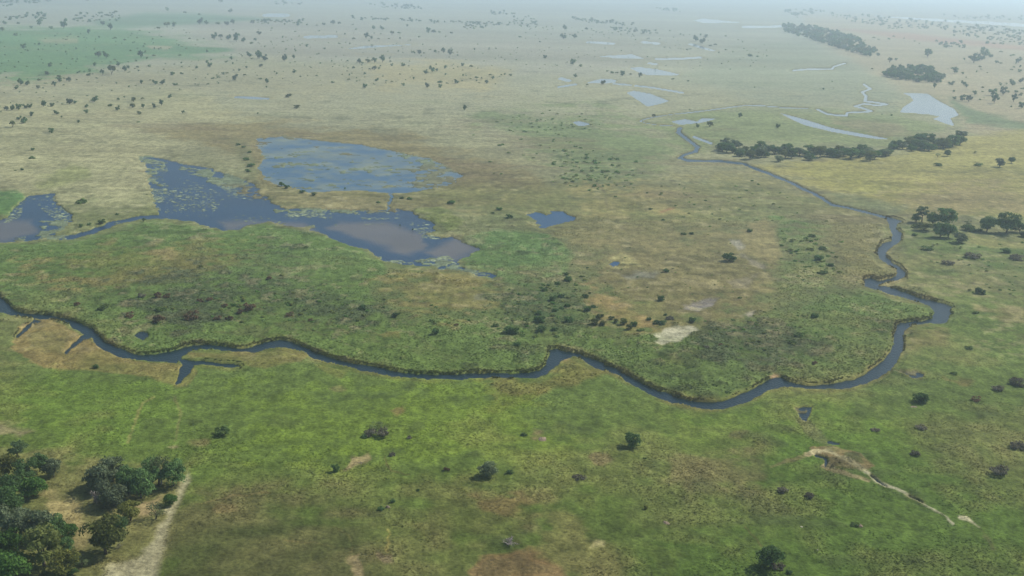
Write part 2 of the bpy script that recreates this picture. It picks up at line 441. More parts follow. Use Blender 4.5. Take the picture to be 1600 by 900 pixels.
paint([(548, 716), (575, 712), (580, 728), (552, 732)], (172, 152, 104), 0.5, 3, 1.6, 0.85)
for (x, y, w, h_, c) in [(847, 685, 12, 4, (158, 128, 96)), (513, 612, 13, 4, (118, 98, 72)), (550, 623, 8, 4, (128, 110, 76)), (615, 645, 12, 5, (140, 114, 66)), (300, 690, 20, 4, (128, 118, 70)),
                      (968, 725, 14, 6, (128, 116, 74)), (1170, 690, 10, 4, (118, 120, 60)), (375, 795, 20, 4, (112, 100, 54)), (20, 675, 40, 10, (150, 138, 96)), (1500, 600, 14, 5, (120, 110, 60))]:
    paint([(x - w, y), (x - w * 0.4, y - h_), (x + w * 0.6, y - h_ * 0.8), (x + w, y), (x + w * 0.3, y + h_), (x - w * 0.6, y + h_ * 0.8)], c, 0.3, 4, 1.6, 0.8)
# bare ground and track under the grove
paint([(-150, 705), (50, 690), (110, 722), (230, 712), (292, 732), (298, 775), (270, 830), (250, 870), (215, 920), (-150, 960)], (128, 124, 70), 0.25, 12, 1.4, 0.8)
paint([(60, 775), (130, 790), (140, 850), (110, 880), (80, 820)], (164, 148, 94), 0.15, 10, 1.2, 0.8)
paint([(225, 775), (262, 770), (250, 800), (222, 812)], (172, 150, 104), 0.15, 7, 1.0, 0.8)
paint([(292, 738), (300, 752), (294, 785), (276, 815), (258, 842), (248, 868), (238, 910), (236, 940), (120, 940), (140, 905), (190, 882), (222, 855), (246, 828), (266, 800), (280, 775), (287, 752)], (172, 166, 126), 0.1, 7, 1.0, 0.95, 0.2)
# mud and pale sedge pans
paint([(1060, 478), (1085, 468), (1100, 460), (1122, 462), (1112, 478), (1085, 486)], (138, 130, 124), 0.1, 3, 0.9, 0.9, 0.2)
paint([(1075, 478), (1095, 479), (1090, 484), (1072, 483)], (182, 172, 128), 0.2, 2, 1.0, 0.8)
paint([(1160, 490), (1175, 482), (1188, 484), (1180, 496), (1166, 499)], (170, 162, 140), 0.1, 3, 1.3, 0.85)
paint([(965, 425), (1010, 420), (1040, 425), (1025, 438), (980, 438)], (120, 122, 112), 0.1, 4, 1.3, 0.75)
paint([(960, 410), (985, 398), (1000, 404), (1015, 418), (985, 416), (965, 414)], (190, 180, 110), 0.3, 4, 2.0, 0.75)
paint([(1145, 378), (1160, 377), (1170, 386), (1158, 390)], (160, 152, 142), 0.1, 2.5, 1.0, 0.8)
paint([(1160, 400), (1195, 415), (1190, 425), (1165, 410)], (142, 132, 118), 0.1, 4, 1.4, 0.7)
paint([(1145, 440), (1180, 430), (1175, 448), (1150, 450)], (134, 124, 110), 0.1, 5, 1.4, 0.6)
paint([(1012, 530), (1040, 518), (1076, 514), (1082, 522), (1050, 538), (1020, 544)], (196, 190, 156), 0.5, 2.5, 1.2, 0.9, 0.9)
paint([(270, 702), (275, 700)], (170, 150, 110), 0.2, 2, 0.5, 0.7, None, 3)
# pale, dead rushes along the ditch
paint([(1262, 712), (1275, 706), (1290, 704), (1305, 713), (1330, 724), (1350, 734), (1362, 740), (1356, 750), (1335, 748), (1300, 738), (1288, 724)], (140, 118, 78), 0.7, 1.6, 1.2, 0.9, 1.0)
paint([(1312, 722), (1335, 730), (1345, 738), (1325, 735)], (104, 108, 58), 0.8, 2.5, 1.0, 0.8)
paint([(1262, 712), (1278, 706), (1296, 706)], (206, 192, 140), 0.6, 1.0, 1.8, 0.9, None, 4.5, 1.6)
paint([(1288, 730), (1305, 740), (1335, 748), (1356, 752)], (176, 158, 112), 0.5, 1.0, 1.8, 0.8, None, 2.6, 1.6)
paint([(1270, 708), (1292, 705), (1312, 716), (1332, 728), (1355, 742)], (204, 190, 140), 0.6, 1.0, 1.6, 0.8, None, 3.0, 1.6)
paint([(1352, 742), (1375, 755), (1400, 766), (1420, 778), (1440, 790), (1468, 804), (1490, 821)], (206, 198, 160), 0.5, 0.9, 2.2, 0.9, None, 2.6, 1.4)
paint([(1500, 812), (1512, 814), (1528, 824)], (200, 190, 150), 0.4, 1.2, 1.4, 0.85, None, 4.0, 1.5)
paint([(1256, 660), (1272, 676), (1290, 692), (1302, 704)], (104, 104, 66), 0.4, 3, 1.2, 0.6, None, 5, 1.6)
paint([(1528, 824), (1545, 845), (1550, 860)], (104, 96, 60), 0.3, 3, 1.2, 0.6, None, 4, 1.5)
paint([(1262, 712), (1240, 720), (1205, 730)], (126, 110, 72), 0.3, 2, 1.2, 0.6, None, 4, 1.5)
# game tracks
for P, c, w in [([(240, 622), (222, 634), (214, 655), (205, 680), (203, 694)], (150, 146, 78), 2.5), ([(272, 622), (283, 645), (278, 670), (272, 690)], (138, 130, 76), 3.0),
                ([(605, 830), (606, 862)], (160, 148, 66), 1.6), ([(520, 825), (545, 840), (550, 862)], (140, 128, 66), 1.4),
                ([(1165, 825), (1182, 846), (1188, 856)], (110, 82, 56), 1.6), ([(305, 790), (360, 778), (420, 772)], (134, 120, 66), 1.6),
                ([(600, 715), (612, 740), (640, 745)], (120, 112, 56), 1.4), ([(900, 260), (945, 300), (948, 325)], (128, 112, 72), 2.0),
                ([(1035, 333), (1052, 327)], (150, 104, 70), 2.0), ([(445, 845), (550, 858)], (112, 104, 54), 1.5),
                ([(925, 522), (1000, 524), (965, 523)], (110, 92, 62), 1.6)]:
    paint(P, c, None, 1.2, 0.8, 0.75, None, w, 1.6)

# ---- water bodies, each a list of shapes: polygons or (line, width)
river_up = [(1385, 340), (1387, 347), (1395, 365), (1392, 377), (1380, 380), (1372, 388), (1370, 397), (1375, 405), (1390, 415), (1402, 422), (1400, 431), (1390, 436),
            (1372, 439), (1360, 434), (1351, 436), (1350, 446), (1362, 451), (1400, 462), (1425, 469), (1450, 477), (1459, 488), (1455, 498), (1440, 503), (1420, 503),
            (1402, 506), (1398, 520), (1395, 538), (1390, 553), (1375, 568), (1355, 582), (1335, 594), (1310, 598), (1285, 602), (1260, 602), (1235, 598), (1218, 591),
            (1208, 591), (1198, 595), (1185, 603), (1165, 613), (1145, 622), (1125, 629), (1100, 630), (1080, 627), (1055, 621), (1030, 612), (1010, 603), (990, 593),
            (970, 581), (945, 571), (930, 562), (905, 553), (885, 549), (868, 545), (858, 547), (857, 555), (853, 570), (845, 577), (825, 583), (800, 585), (760, 583),
            (720, 585), (680, 586), (650, 585), (625, 581), (600, 576), (570, 571), (545, 567), (525, 562), (505, 555), (490, 549), (475, 542), (455, 534), (435, 531),
            (415, 534), (400, 540), (385, 545), (370, 545), (350, 542), (325, 539), (300, 540), (280, 545), (262, 550), (245, 554), (225, 555), (205, 552), (185, 545),
            (165, 535), (152, 524), (145, 514), (125, 505), (105, 498), (85, 494), (62, 492), (40, 490), (25, 486), (10, 474), (0, 462), (-20, 440), (-150, 400)]
river_lo = [(-150, 425), (-40, 462), (-10, 485), (15, 491), (30, 494), (50, 498), (62, 499), (80, 498), (95, 501), (110, 509), (130, 522), (144, 528), (150, 538), (165, 549), (185, 557),
            (210, 561), (235, 564), (255, 564), (275, 567), (282, 558), (300, 547), (330, 546), (370, 550), (395, 551), (415, 544), (435, 541), (455, 544),
            (480, 552), (490, 560), (500, 563), (525, 569), (560, 578), (600, 586), (640, 591), (680, 593), (720, 593), (760, 591), (800, 591), (840, 590), (855, 583),
            (870, 572), (880, 563), (893, 559), (905, 560), (915, 565), (930, 574), (950, 581), (970, 589), (990, 602), (1020, 618), (1050, 630), (1080, 636), (1110, 640),
            (1130, 639), (1150, 634), (1170, 628), (1180, 622), (1200, 609), (1225, 604), (1260, 607), (1300, 609), (1325, 606), (1350, 600), (1370, 591), (1390, 578),
            (1400, 565), (1410, 550), (1412, 535), (1410, 525), (1415, 515), (1425, 508), (1450, 506), (1475, 505), (1483, 495), (1488, 480), (1475, 475), (1440, 466),
            (1410, 456), (1385, 448), (1372, 447), (1385, 442), (1400, 439), (1414, 433), (1415, 425), (1407, 417), (1392, 410), (1384, 400), (1385, 392), (1395, 385),
            (1407, 375), (1409, 365), (1400, 357), (1400, 350), (1410, 346), (1395, 341)]
chan = [(1388, 341), (1375, 338), (1360, 334), (1320, 324), (1300, 320), (1285, 310), (1257, 296), (1225, 281), (1200, 271), (1175, 262), (1162, 256), (1150, 255), (1125, 252),
        (1100, 252), (1075, 251), (1062, 247), (1070, 242), (1087, 237), (1090, 230), (1082, 224), (1070, 215), (1060, 207), (1062, 201)]
lagoon = [(218, 246), (240, 244), (265, 252), (312, 260), (350, 271), (382, 281), (400, 292), (418, 314), (450, 325), (500, 328), (550, 330), (600, 328), (615, 325),
          (645, 332), (648, 340), (672, 345), (676, 358), (664, 366), (682, 369), (700, 372), (720, 371), (730, 380), (746, 390), (732, 398), (715, 405), (718, 413),
          (735, 422), (776, 431), (768, 435), (745, 430), (700, 424), (680, 417), (650, 415), (604, 411), (592, 400), (575, 390), (550, 385), (530, 380), (526, 375),
          (505, 365), (485, 357), (450, 352), (417, 346), (400, 350), (375, 357), (347, 362), (335, 355), (300, 346), (262, 342), (240, 342), (250, 329), (240, 315), (237, 300),
          (236, 280), (230, 262)]
west = [(-200, 352), (0, 345), (15, 337), (25, 325), (45, 306), (80, 302), (90, 315), (100, 325), (112, 338), (117, 346), (100, 358), (74, 368), (72, 373), (20, 377), (-200, 380)]
BODIES = [
    ('river', 'dark winding river crossing the whole view between green reed beds', 'river', [river_up + river_lo, [(53, 499), (62, 502), (44, 515), (27, 529), (25, 526), (38, 513)], [(133, 521), (142, 527), (122, 539), (104, 554), (102, 551), (115, 537)],
        [(278, 560), (300, 564), (302, 572), (298, 582), (286, 592), (277, 602), (274, 600), (281, 580), (284, 570)], [(298, 563), (330, 566), (362, 569), (378, 573), (360, 575), (330, 572), (300, 571)]], 'river'),
    ('river_channel', 'thin upper channel winding towards the far ponds past the long tree line', 'river', [(chan, 3.2, 2.2)], 'channel'),
    ('far_stream', 'thin dark stream line running level through the far marsh', 'stream', [([(1052, 197), (1025, 195), (1007, 192), (1000, 189), (1012, 185), (1040, 180), (1087, 175), (1125, 170), (1162, 165), (1187, 165), (1220, 168), (1262, 169)], 1.1, 2.5)], 'far'),
    ('far_stream', 'glinting stream coiling left of the pale lake', 'stream', [([(1277, 171), (1292, 178), (1306, 180), (1322, 181), (1324, 176), (1350, 175), (1362, 174), (1348, 169), (1336, 166), (1350, 162), (1372, 165), (1386, 163), (1368, 160), (1352, 158), (1353, 150), (1347, 144), (1360, 139), (1350, 132)], 2.2, 2.0)], 'far'),
    ('far_stream', 'short hooked glinting stream below the far wood', 'stream', [([(1240, 110), (1265, 108), (1300, 108), (1303, 104), (1320, 99)], 2.0, 2.0)], 'far'),
    ('lagoon', 'large blue lagoon with lily pads above the green reed bed', 'lagoon', [lagoon, ([(244, 338), (215, 341), (190, 347), (162, 354), (140, 363), (112, 371), (78, 373)], 6, 1.6)], 'lagoon'),
    ('lagoon', 'blue lily pond at the left edge beside a green bank', 'lagoon', [west], 'west'),
    ('lagoon', 'shallow lagoon veiled with water plants behind the large blue one', 'lagoon', [[(398, 217), (440, 213), (520, 222), (560, 226), (620, 237), (665, 247), (700, 262), (720, 275), (700, 290), (640, 301), (610, 303), (560, 296), (520, 298), (480, 301), (440, 290), (418, 281), (404, 265), (414, 245)], ([(610, 296), (608, 308), (603, 320), (604, 328)], 4, 0.8)], 'upper'),
    ('pond', 'small blue pond with ragged shore right of the lagoons', 'pond', [[(824, 338), (837, 332), (857, 335), (865, 329), (885, 329), (890, 335), (905, 340), (885, 347), (867, 350), (850, 356), (842, 355), (832, 345)]], 'pond'),
    ('pond', 'shield-shaped pale pond in the far marsh', 'pond', [[(979, 145), (990, 142), (1017, 147), (1045, 158), (1032, 162), (1012, 166), (997, 156)]], 'far'),
    ('pond', 'long pale pond above the shield-shaped one', 'pond', [[(984, 106), (1000, 105), (1030, 109), (1065, 117), (1037, 118), (1012, 117), (998, 113)]], 'far'),
    ('pond', 'largest pale lake on the far right beside the tan savanna', 'lake', [[(1409, 145), (1450, 147), (1465, 157), (1490, 170), (1498, 180), (1484, 185), (1491, 197), (1458, 186), (1470, 182), (1450, 178), (1406, 175), (1412, 167), (1428, 157), (1422, 150)]], 'far'),
    ('pond', 'long pale ribbon of water above the long tree line', 'pond', [[(1219, 177), (1232, 180), (1258, 187), (1300, 200), (1330, 206), (1392, 218), (1360, 216), (1300, 206), (1257, 195), (1240, 188)]], 'far'),
    ('pond', 'two-lobed pale pond beside the bend of the upper channel', 'pond', [[(1049, 190), (1070, 186), (1088, 190), (1097, 185), (1118, 186), (1095, 192), (1062, 195)], ([(1085, 214), (1095, 218), (1110, 224)], 3, 2.0)], 'far'),
    ('pond', 'tiny pale pond alone in the tan marsh right of centre', 'pond', [[(894, 191), (905, 189), (926, 195), (905, 197)]], 'far'),
    ('pond', 'pale water streak with a lone dark tree on its shore', 'pond', [[(914, 130), (940, 123), (963, 125), (961, 129), (940, 130)], ([(960, 131), (985, 133)], 2, 3)], 'far'),
    ('pond', 'small double pale pool left of the lone tree pool', 'pond', [([(874, 136), (898, 132)], 2.4, 3), ([(878, 123), (887, 126)], 4, 3)], 'far'),
    ('pond', 'narrow slanting water streak above the shield-shaped pond', 'pond', [([(994, 134), (1020, 137), (1066, 145)], 2.2, 3)], 'far'),
    ('pond', 'broken pale pools in a row above the long pale pond', 'pond', [[(935, 88), (987, 85), (1008, 92), (965, 91)], ([(1028, 92), (1060, 92), (1092, 90)], 2.6, 4), ([(1015, 99), (1024, 100)], 2.5, 3)], 'far'),
    ('pond', 'faint slanting pale pool at the edge of far trees', 'pond', [[(1073, 68), (1085, 69), (1100, 74), (1121, 80), (1108, 79), (1090, 74)]], 'far'),
    ('pond', 'two faint far pools side by side under the hazy tree belt', 'pond', [([(922, 66), (955, 68)], 3, 4), ([(1007, 66), (1026, 68)], 3, 4)], 'far'),
    ('pond', 'bright far water sliver in the haze above the central marsh', 'pond', [[(1084, 32), (1098, 29), (1156, 35), (1100, 36)]], 'far'),
    ('pond', 'bright far water sliver touching the end of the far wood', 'pond', [([(1166, 42), (1195, 42), (1224, 41)], 3, 5)], 'far'),
    ('pond', 'long thin pale water line in the haze at the upper right', 'lake', [[(1354, 24), (1450, 29), (1600, 37), (1700, 42), (1700, 45), (1590, 41), (1450, 32)]], 'far'),
    ('pond', 'faint blue pool among the farthest trees at the upper left', 'pond', [([(420, 24), (443, 24)], 5, 4)], 'far'),
    ('pond', 'long thin blue pool behind the dark tree clump on the plain', 'pond', [[(543, 76), (570, 72), (655, 69), (600, 73), (560, 76)]], 'far'),
    ('pond', 'faint broken blue pool amid far scattered trees', 'pond', [([(482, 58), (520, 57)], 4, 4)], 'far'),
    ('pond', 'small blue pool below the palest left plain beside a bush', 'pond', [([(372, 152), (415, 154)], 3.0, 4)], 'far'),
    ('pool', 'small dark pool alone in the lower left reed bed', 'pool', [[(211, 524), (222, 518), (231, 521), (229, 527), (221, 531)]], 'river'),
    ('pool', 'reedy pool joined to the right bank of the river', 'pool', [[(1393, 579), (1410, 583), (1430, 580), (1446, 585), (1440, 592), (1425, 591), (1405, 584)]], 'river'),
    ('pool', 'wedge-shaped pool with pale dead rushes in the right meadow', 'pool', [[(1243, 640), (1255, 636), (1268, 637), (1264, 645), (1260, 658), (1255, 656), (1250, 648)], ([(1297, 690), (1310, 693)], 2.5, 2)], 'river'),
    ('ditch', 'narrow ditch lined with pale dead rushes in the right meadow', 'ditch', [([(1276, 712), (1288, 716), (1292, 728)], 4.0, 1.0), ([(1358, 745), (1372, 753), (1386, 760)], 1.5, 1.4), ([(1418, 777), (1428, 782), (1440, 788)], 1.8, 1.4)], 'river'),
    ('pool', 'small dark inlet at the tip of pale sedge on brown marsh', 'pool', [[(948, 413), (955, 409), (968, 409), (960, 415)]], 'pond'),
]
for bi in (1, 2, 3, 4):                      # dark reed margins of the thin channels
    paint(BODIES[bi][3][0][0], (84, 82, 52), 1.2, 1.0, 0.6, 0.85, None, BODIES[bi][3][0][1] + (2.6 if bi == 1 else 1.2), 2.2)
SD = np.full(PX.shape, -1e9)
WHO = np.full(PX.shape, -1, int)
river_sd = np.full(PX.shape, -1e9)
for bi, (nm, lab, cat, shapes, kind) in enumerate(BODIES):
    for sh in shapes:
        isline = isinstance(sh, tuple)
        P = np.asarray(sh[0] if isline else sh, float)
        bb = (PX > P[:, 0].min() - 22) & (PX < P[:, 0].max() + 22) & (PY > P[:, 1].min() - 14) & (PY < P[:, 1].max() + 14)
        idx = np.nonzero(bb)
        if len(idx[0]) == 0: continue
        fz = 1.0 if kind in ('lagoon', 'west', 'upper', 'pond') else 0.0
        ux = SX[idx] + fz * (n20[idx] * 3.0 + n7[idx] * 1.5) * pxm[idx]; uy = SY[idx] + fz * (n20b[idx] * 4.0 + n7b[idx] * 2.5) * pym[idx]
        s = sdf_line(P, sh[1], ux, uy, sh[2]) if isline else sdf_poly(P, ux, uy)
        cur = SD[idx]
        better = s > cur
        SD[idx] = np.where(better, s, cur)
        w = WHO[idx]; w[better] = bi; WHO[idx] = w
        if bi == 0: river_sd[idx] = np.maximum(river_sd[idx], s)

# emergent plants: parts of the shallow lagoon and the lilied margins rise above the water
em = np.zeros(PX.shape)
def emergent(poly, dens, soft=8):
    P = np.asarray(poly, float)
    bb = (PX > P[:, 0].min() - 20) & (PX < P[:, 0].max() + 20) & (PY > P[:, 1].min() - 20) & (PY < P[:, 1].max() + 20)
    s = sdf_poly(P, WX[bb], WY[bb])
    em[bb] = np.maximum(em[bb], smooth(-soft, soft, s) * dens)
emergent([(395, 212), (720, 245), (740, 300), (400, 305)], 0.38)
emergent([(615, 232), (730, 250), (730, 308), (650, 308)], 0.66, 14)
emergent([(600, 406), (720, 402), (780, 428), (775, 440), (690, 428)], 0.66, 5)
emergent([(213, 240), (262, 252), (258, 300), (240, 330), (232, 300)], 0.56, 6)
emergent([(265, 248), (400, 283), (425, 322), (380, 312), (300, 270)], 0.66, 6)
emergent([(415, 314), (650, 328), (650, 336), (430, 332)], 0.52, 4)
emergent([(1395, 578), (1450, 578), (1450, 594), (1395, 594)], 0.52, 3)
emergent([(1240, 632), (1272, 632), (1268, 662), (1248, 662)], 0.50, 2)
emergent([(60, 345), (125, 340), (110, 376), (60, 378)], 0.55, 5)
shore_em = smooth(9, 0.5, SD) * (SD > 0) * np.isin(WHO, [5, 6, 7]) * np.clip(0.5 + 0.5 * n60 + 0.3 * n20, 0, 1)
em = np.maximum(em, shore_em * 0.62)
en = n20 * 0.25 + n7b * 0.50 + n3 * 0.55 + n60 * 0.15
veil = em * 1.0 + en * 0.62 - 0.5          # > 0 : plants
inwater = SD > 0
pl = smooth(-0.05, 0.08, veil) * inwater * smooth(0.05, 0.15, em)
# bank colours: taller, drier reeds fringe the river
up_sd = np.empty_like(SD); up_sd[6:] = SD[:-6]; up_sd[:6] = SD[:6]
front = smooth(0.5, 3.0, up_sd - SD) * smooth(-13, -7, SD)          # land on the viewer's side of the water: low sedge
VEG = VEG * (1 - front) + 0.05 * front
near_bank = (river_sd > -9) & (river_sd <= 0)
fr = smooth(-9, -1.0, river_sd) * (river_sd <= 0.5) * np.clip(0.55 + 0.7 * n20b + 0.3 * n7, 0, 1)
COL = COL * (1 - 0.6 * fr[..., None]) + lin((142, 124, 70)) * 0.6 * fr[..., None]
VEG = VEG * (1 - 0.5 * smooth(-6, -1, SD) * (SD <= 0.6))
VEG = np.where(near_bank, VEG + 0.12 * fr * (1 - front), VEG)
shore = smooth(-4, -0.5, SD) * (SD <= 0.3) * (river_sd < -12) * np.clip(0.5 + 0.6 * n20 + 0.4 * n7b, 0, 1)
COL = COL * (1 - 0.55 * shore[..., None]) + lin((150, 136, 84)) * 0.55 * shore[..., None]
for (x, y, w, h_) in [(881, 563, 6, 2.5), (1460, 484, 4, 4), (1222, 594, 8, 2.5), (1402, 347, 8, 2)]:      # little sand bars
    paint([(x - w, y), (x, y - h_), (x + w, y), (x, y + h_)], (196, 160, 116), 0.15, 2.5, 0.6, 0.95)
# colour variation: patches of fresher and drier plants
tan_ = lin((150, 134, 84)); grn = lin((100, 122, 46)); drk = lin((70, 76, 46))
near = smooth(250, 420, PY)
mt = np.clip(n60 * 0.55 + n20 * 0.35 + n200 * 0.5 + n7 * 0.25, -1, 1)
a = np.clip(mt, 0, 1) * (0.34 * near + 0.22); COL = COL * (1 - a[..., None]) + tan_ * a[..., None]
a = np.clip(-mt, 0, 1) * (0.42 * near + 0.16); COL = COL * (1 - a[..., None]) + grn * a[..., None]
dk = smooth(0.42, 0.85, n20b * 0.6 + n7b * 0.55 + n60b * 0.45 + 0.15 * n3)
a = dk * 0.55 * (0.3 + 0.7 * np.clip(RGH, 0, 1)); COL = COL * (1 - a[..., None]) + drk * a[..., None]
st = np.clip(streak, -1, 1) * smooth(130, 200, PY) * (1 - smooth(330, 420, PY)); COL = COL * (1 + 0.24 * st)[..., None]
sf = np.clip(streakf, -1, 1) * (1 - smooth(120, 220, PY)); COL = COL * (1 + 0.16 * sf)[..., None]
bs = smooth(0.35, 0.7, streak + n60 * 0.5) * smooth(150, 210, PY) * (1 - smooth(330, 400, PY))
COL = COL * (1 - 0.45 * bs[..., None]) + lin((112, 92, 66)) * 0.45 * bs[..., None]
COL = COL * (1 + 0.12 * n7 + 0.13 * n3 + 0.10 * n1 + 0.08 * n20)[..., None]
mid = smooth(170, 215, PY) * (1 - smooth(520, 600, PY)) * (SD < 0)
sp1 = smooth(0.35, 0.75, n7 * 0.7 + n3b * 0.5 + n20b * 0.35) * mid
sp2 = smooth(0.35, 0.75, -n7b * 0.7 + n3 * 0.5 - n20 * 0.35) * mid
COL = COL * (1 - 0.34 * sp1[..., None]) + lin((178, 164, 118)) * 0.34 * sp1[..., None]
COL = COL * (1 - 0.40 * sp2[..., None]) + lin((92, 84, 56)) * 0.40 * sp2[..., None]
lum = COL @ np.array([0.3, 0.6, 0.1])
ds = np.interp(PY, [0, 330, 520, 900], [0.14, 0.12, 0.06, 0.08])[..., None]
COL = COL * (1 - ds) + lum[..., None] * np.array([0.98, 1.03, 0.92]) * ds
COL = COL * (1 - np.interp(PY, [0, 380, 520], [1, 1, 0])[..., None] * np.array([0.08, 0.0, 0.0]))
plcol = lin((118, 130, 102)) * (1 + 0.25 * n7 + 0.2 * n3b)[..., None]
plcol2 = lin((116, 112, 82)) * (1 + 0.2 * n7)[..., None]
mixp = smooth(-0.3, 0.5, n60b)[..., None]
plcol = plcol * (1 - mixp) + plcol2 * mixp
COL = COL * (1 - pl[..., None]) + plcol * pl[..., None]
bed = lin((60, 58, 48))
uw = (smooth(0.0, 1.0, SD) * (1 - pl))[..., None]
COL = COL * (1 - uw) + bed * uw
COL = np.clip(COL * np.interp(PY, [0, 400, 600, 900], [0.82, 0.78, 0.76, 0.75])[..., None], 0.005, 0.9)

tuft = np.clip(n3 * 0.30 + n1 * 0.30 + n7 * 0.30, -0.8, 0.8)
GZ = 0.2 + VEG * (0.85 + 0.30 * tuft * (0.5 + RGH)) + (dk * 0.5 * RGH * near + 0.2 * n20 + (0.14 * n3 + 0.10 * n1 + 0.12 * n7b) * (0.35 + RGH)) * (1 - front)
GZ = np.maximum(GZ, 0.12)
land = smooth(0.5, -0.5, SD)
GZ = GZ * land + (1 - land) * (-0.9)
GZ = np.where(inwater, np.maximum(GZ, -0.9 + pl * (1.02 + 0.12 * (n3 + 1))), GZ)

verts = np.stack([GX, GY, GZ], -1).reshape(-1, 3)
ii = np.arange(nr * nc).reshape(nr, nc)
quads = np.stack([ii[1:, :-1], ii[1:, 1:], ii[:-1, 1:], ii[:-1, :-1]], -1).reshape(-1, 4)
me = new_mesh('ground', verts, quads, True)
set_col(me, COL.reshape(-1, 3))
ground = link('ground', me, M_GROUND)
tag(ground, 'green and tan floodplain of grass, sedge and reeds reaching to the horizon', 'ground', None, 'structure')

# water sheets, one per body, on the cells of the plain that the body covers
WHOc = np.where(SD > -2.6, WHO, -1)
cellwho = WHOc[:-1, :-1]
for sh in (WHOc[1:, :-1], WHOc[1:, 1:], WHOc[:-1, 1:]):
    cellwho = np.maximum(cellwho, sh)
wn1 = n200 * 0.5 + n60 * 0.35 + n20b * 0.12
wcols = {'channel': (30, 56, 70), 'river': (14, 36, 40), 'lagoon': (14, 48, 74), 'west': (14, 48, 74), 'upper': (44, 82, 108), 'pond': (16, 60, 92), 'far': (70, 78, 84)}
qall = quads.reshape(nr - 1, nc - 1, 4)
WC = np.zeros(PX.shape + (3,))
sed = np.zeros(PX.shape)
for P in ([(535, 348), (600, 350), (660, 368), (670, 388), (640, 396), (560, 375), (520, 358)], [(672, 392), (715, 374), (735, 382), (740, 392), (705, 404), (680, 400)],
          [(340, 345), (480, 348), (500, 362), (400, 350), (350, 362)], [(-50, 345), (40, 345), (60, 362), (20, 375), (-50, 378)]):
    sed = np.maximum(sed, smooth(-6, 6, sdf_poly(P, WX, WY)))
for bi, (nm, lab, cat, shapes, kind) in enumerate(BODIES):
    sel = cellwho == bi
    if not sel.any(): continue
    q = qall[sel]
    u, inv = np.unique(q, return_inverse=True)
    v = verts[u].copy(); v[:, 2] = 0.0
    m = new_mesh(nm, v, inv.reshape(-1, 4), True)
    base = np.repeat(lin(wcols[kind])[None], len(u), 0)
    if kind in ('lagoon', 'west'):
        s_ = np.clip(sed.ravel()[u] * (0.85 + 0.3 * wn1.ravel()[u]), 0, 1)[:, None]
        base = base * (1 - s_) + lin((92, 86, 80)) * s_
    if kind == 'upper':
        s_ = np.clip(0.32 + 0.4 * n60.ravel()[u] + 0.35 * n20.ravel()[u] + 0.35 * n7.ravel()[u] + 0.25 * n3.ravel()[u], 0, 1)[:, None]
        base = base * (1 - s_) + lin((116, 120, 88)) * s_
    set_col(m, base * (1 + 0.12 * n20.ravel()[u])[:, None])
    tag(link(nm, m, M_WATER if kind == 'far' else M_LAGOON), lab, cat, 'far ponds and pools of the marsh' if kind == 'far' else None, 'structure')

# ------------------------------------------------------------------ uncountable plants: bank reeds, tussocks, lily pads
def tufts(name, pos, hgt, wid_, col, nblade, mat, lean=0.35):
    n = len(pos)
    V, Fc, K = [], [], []
    for b in range(nblade):
        ang = rng.uniform(0, 2 * np.pi, n)
        dx, dy = np.cos(ang), np.sin(ang)
        w = wid_ * rng.uniform(0.5, 1.0, n) * 0.5
        h = hgt * rng.uniform(0.7, 1.1, n)
        lx, ly = rng.normal(0, lean, n) * h, rng.normal(0, lean, n) * h
        p0 = pos + np.stack([-dx * w, -dy * w, np.zeros(n)], -1)
        p1 = pos + np.stack([dx * w, dy * w, np.zeros(n)], -1)
        p2 = pos + np.stack([lx + dx * w * 0.7, ly + dy * w * 0.7, h], -1)
        p3 = pos + np.stack([lx - dx * w * 0.7, ly - dy * w * 0.7, h * rng.uniform(0.75, 1.0, n)], -1)
        V.append(np.stack([p0, p1, p2, p3], 1).reshape(-1, 3))
        Fc.append(np.arange(n * 4).reshape(n, 4) + b * n * 4)
        c = col * rng.uniform(0.75, 1.25, (n, 1))
        K.append(np.repeat(c, 4, 0))
    m = new_mesh(name, np.concatenate(V), np.concatenate(Fc))
    set_col(m, np.clip(np.concatenate(K), 0, 0.9))
    return link(name, m, mat)

flat = lambda a_: a_.reshape(-1)
cellarea = (dY * np.abs(np.gradient(GX, axis=1)))
infr = (PX > -60) & (PX < 1660) & (PY > 150) & (PY < 930)
def pick(weight, n):
    w = flat(weight * infr); w = w / w.sum()
    k = rng.choice(len(w), n, p=w)
    p = verts[k].copy()
    p[:, 0] += rng.uniform(-0.5, 0.5, n) * flat(np.abs(np.gradient(GX, axis=1)))[k]
    p[:, 1] += rng.uniform(-0.5, 0.5, n) * flat(dY)[k]
    p[:, 2] -= 0.1
    return p, k
bankw = ((river_sd < -0.4) & (river_sd > -3.5)).astype(float) * np.sqrt(cellarea)
p, k = pick(bankw * (1 - front) * (VEG > 0.5), 8000)
ck = flat(COL[..., 0])[k][:, None] * 0 + COL.reshape(-1, 3)[k]
o = tufts('bank_reeds', p, 0.45, 0.8, ck, 3, M_TUFT, 0.3)
tag(o, 'fringe of tall olive and tan reeds along the banks of the winding river', 'reeds', None, 'stuff')
wgt = (SD < -2) * (VEG > 0.85) * (PY > 340) * (PY < 640) * np.clip(0.6 + n20 * 0.5 + n7 * 0.4, 0.1, 1.5)
p, k = pick(wgt.astype(float), 30000)
o = tufts('reed_tufts', p, 0.4, 1.0, COL.reshape(-1, 3)[k] * 1.2, 2, M_TUFT, 0.9)
tag(o, 'tufted green reeds covering the beds between the lagoons and the river', 'reeds', None, 'stuff')
clump = np.clip(n20 * 0.8 + n7 * 0.8 + 0.1, 0, 2) * (SD < -2) * (PY > 560) * (RGH > 0.3)
p, k = pick(clump, 26000)
o = tufts('grass', p, 0.3, 0.7, COL.reshape(-1, 3)[k] * 1.15, 2, M_TUFT, 0.9)
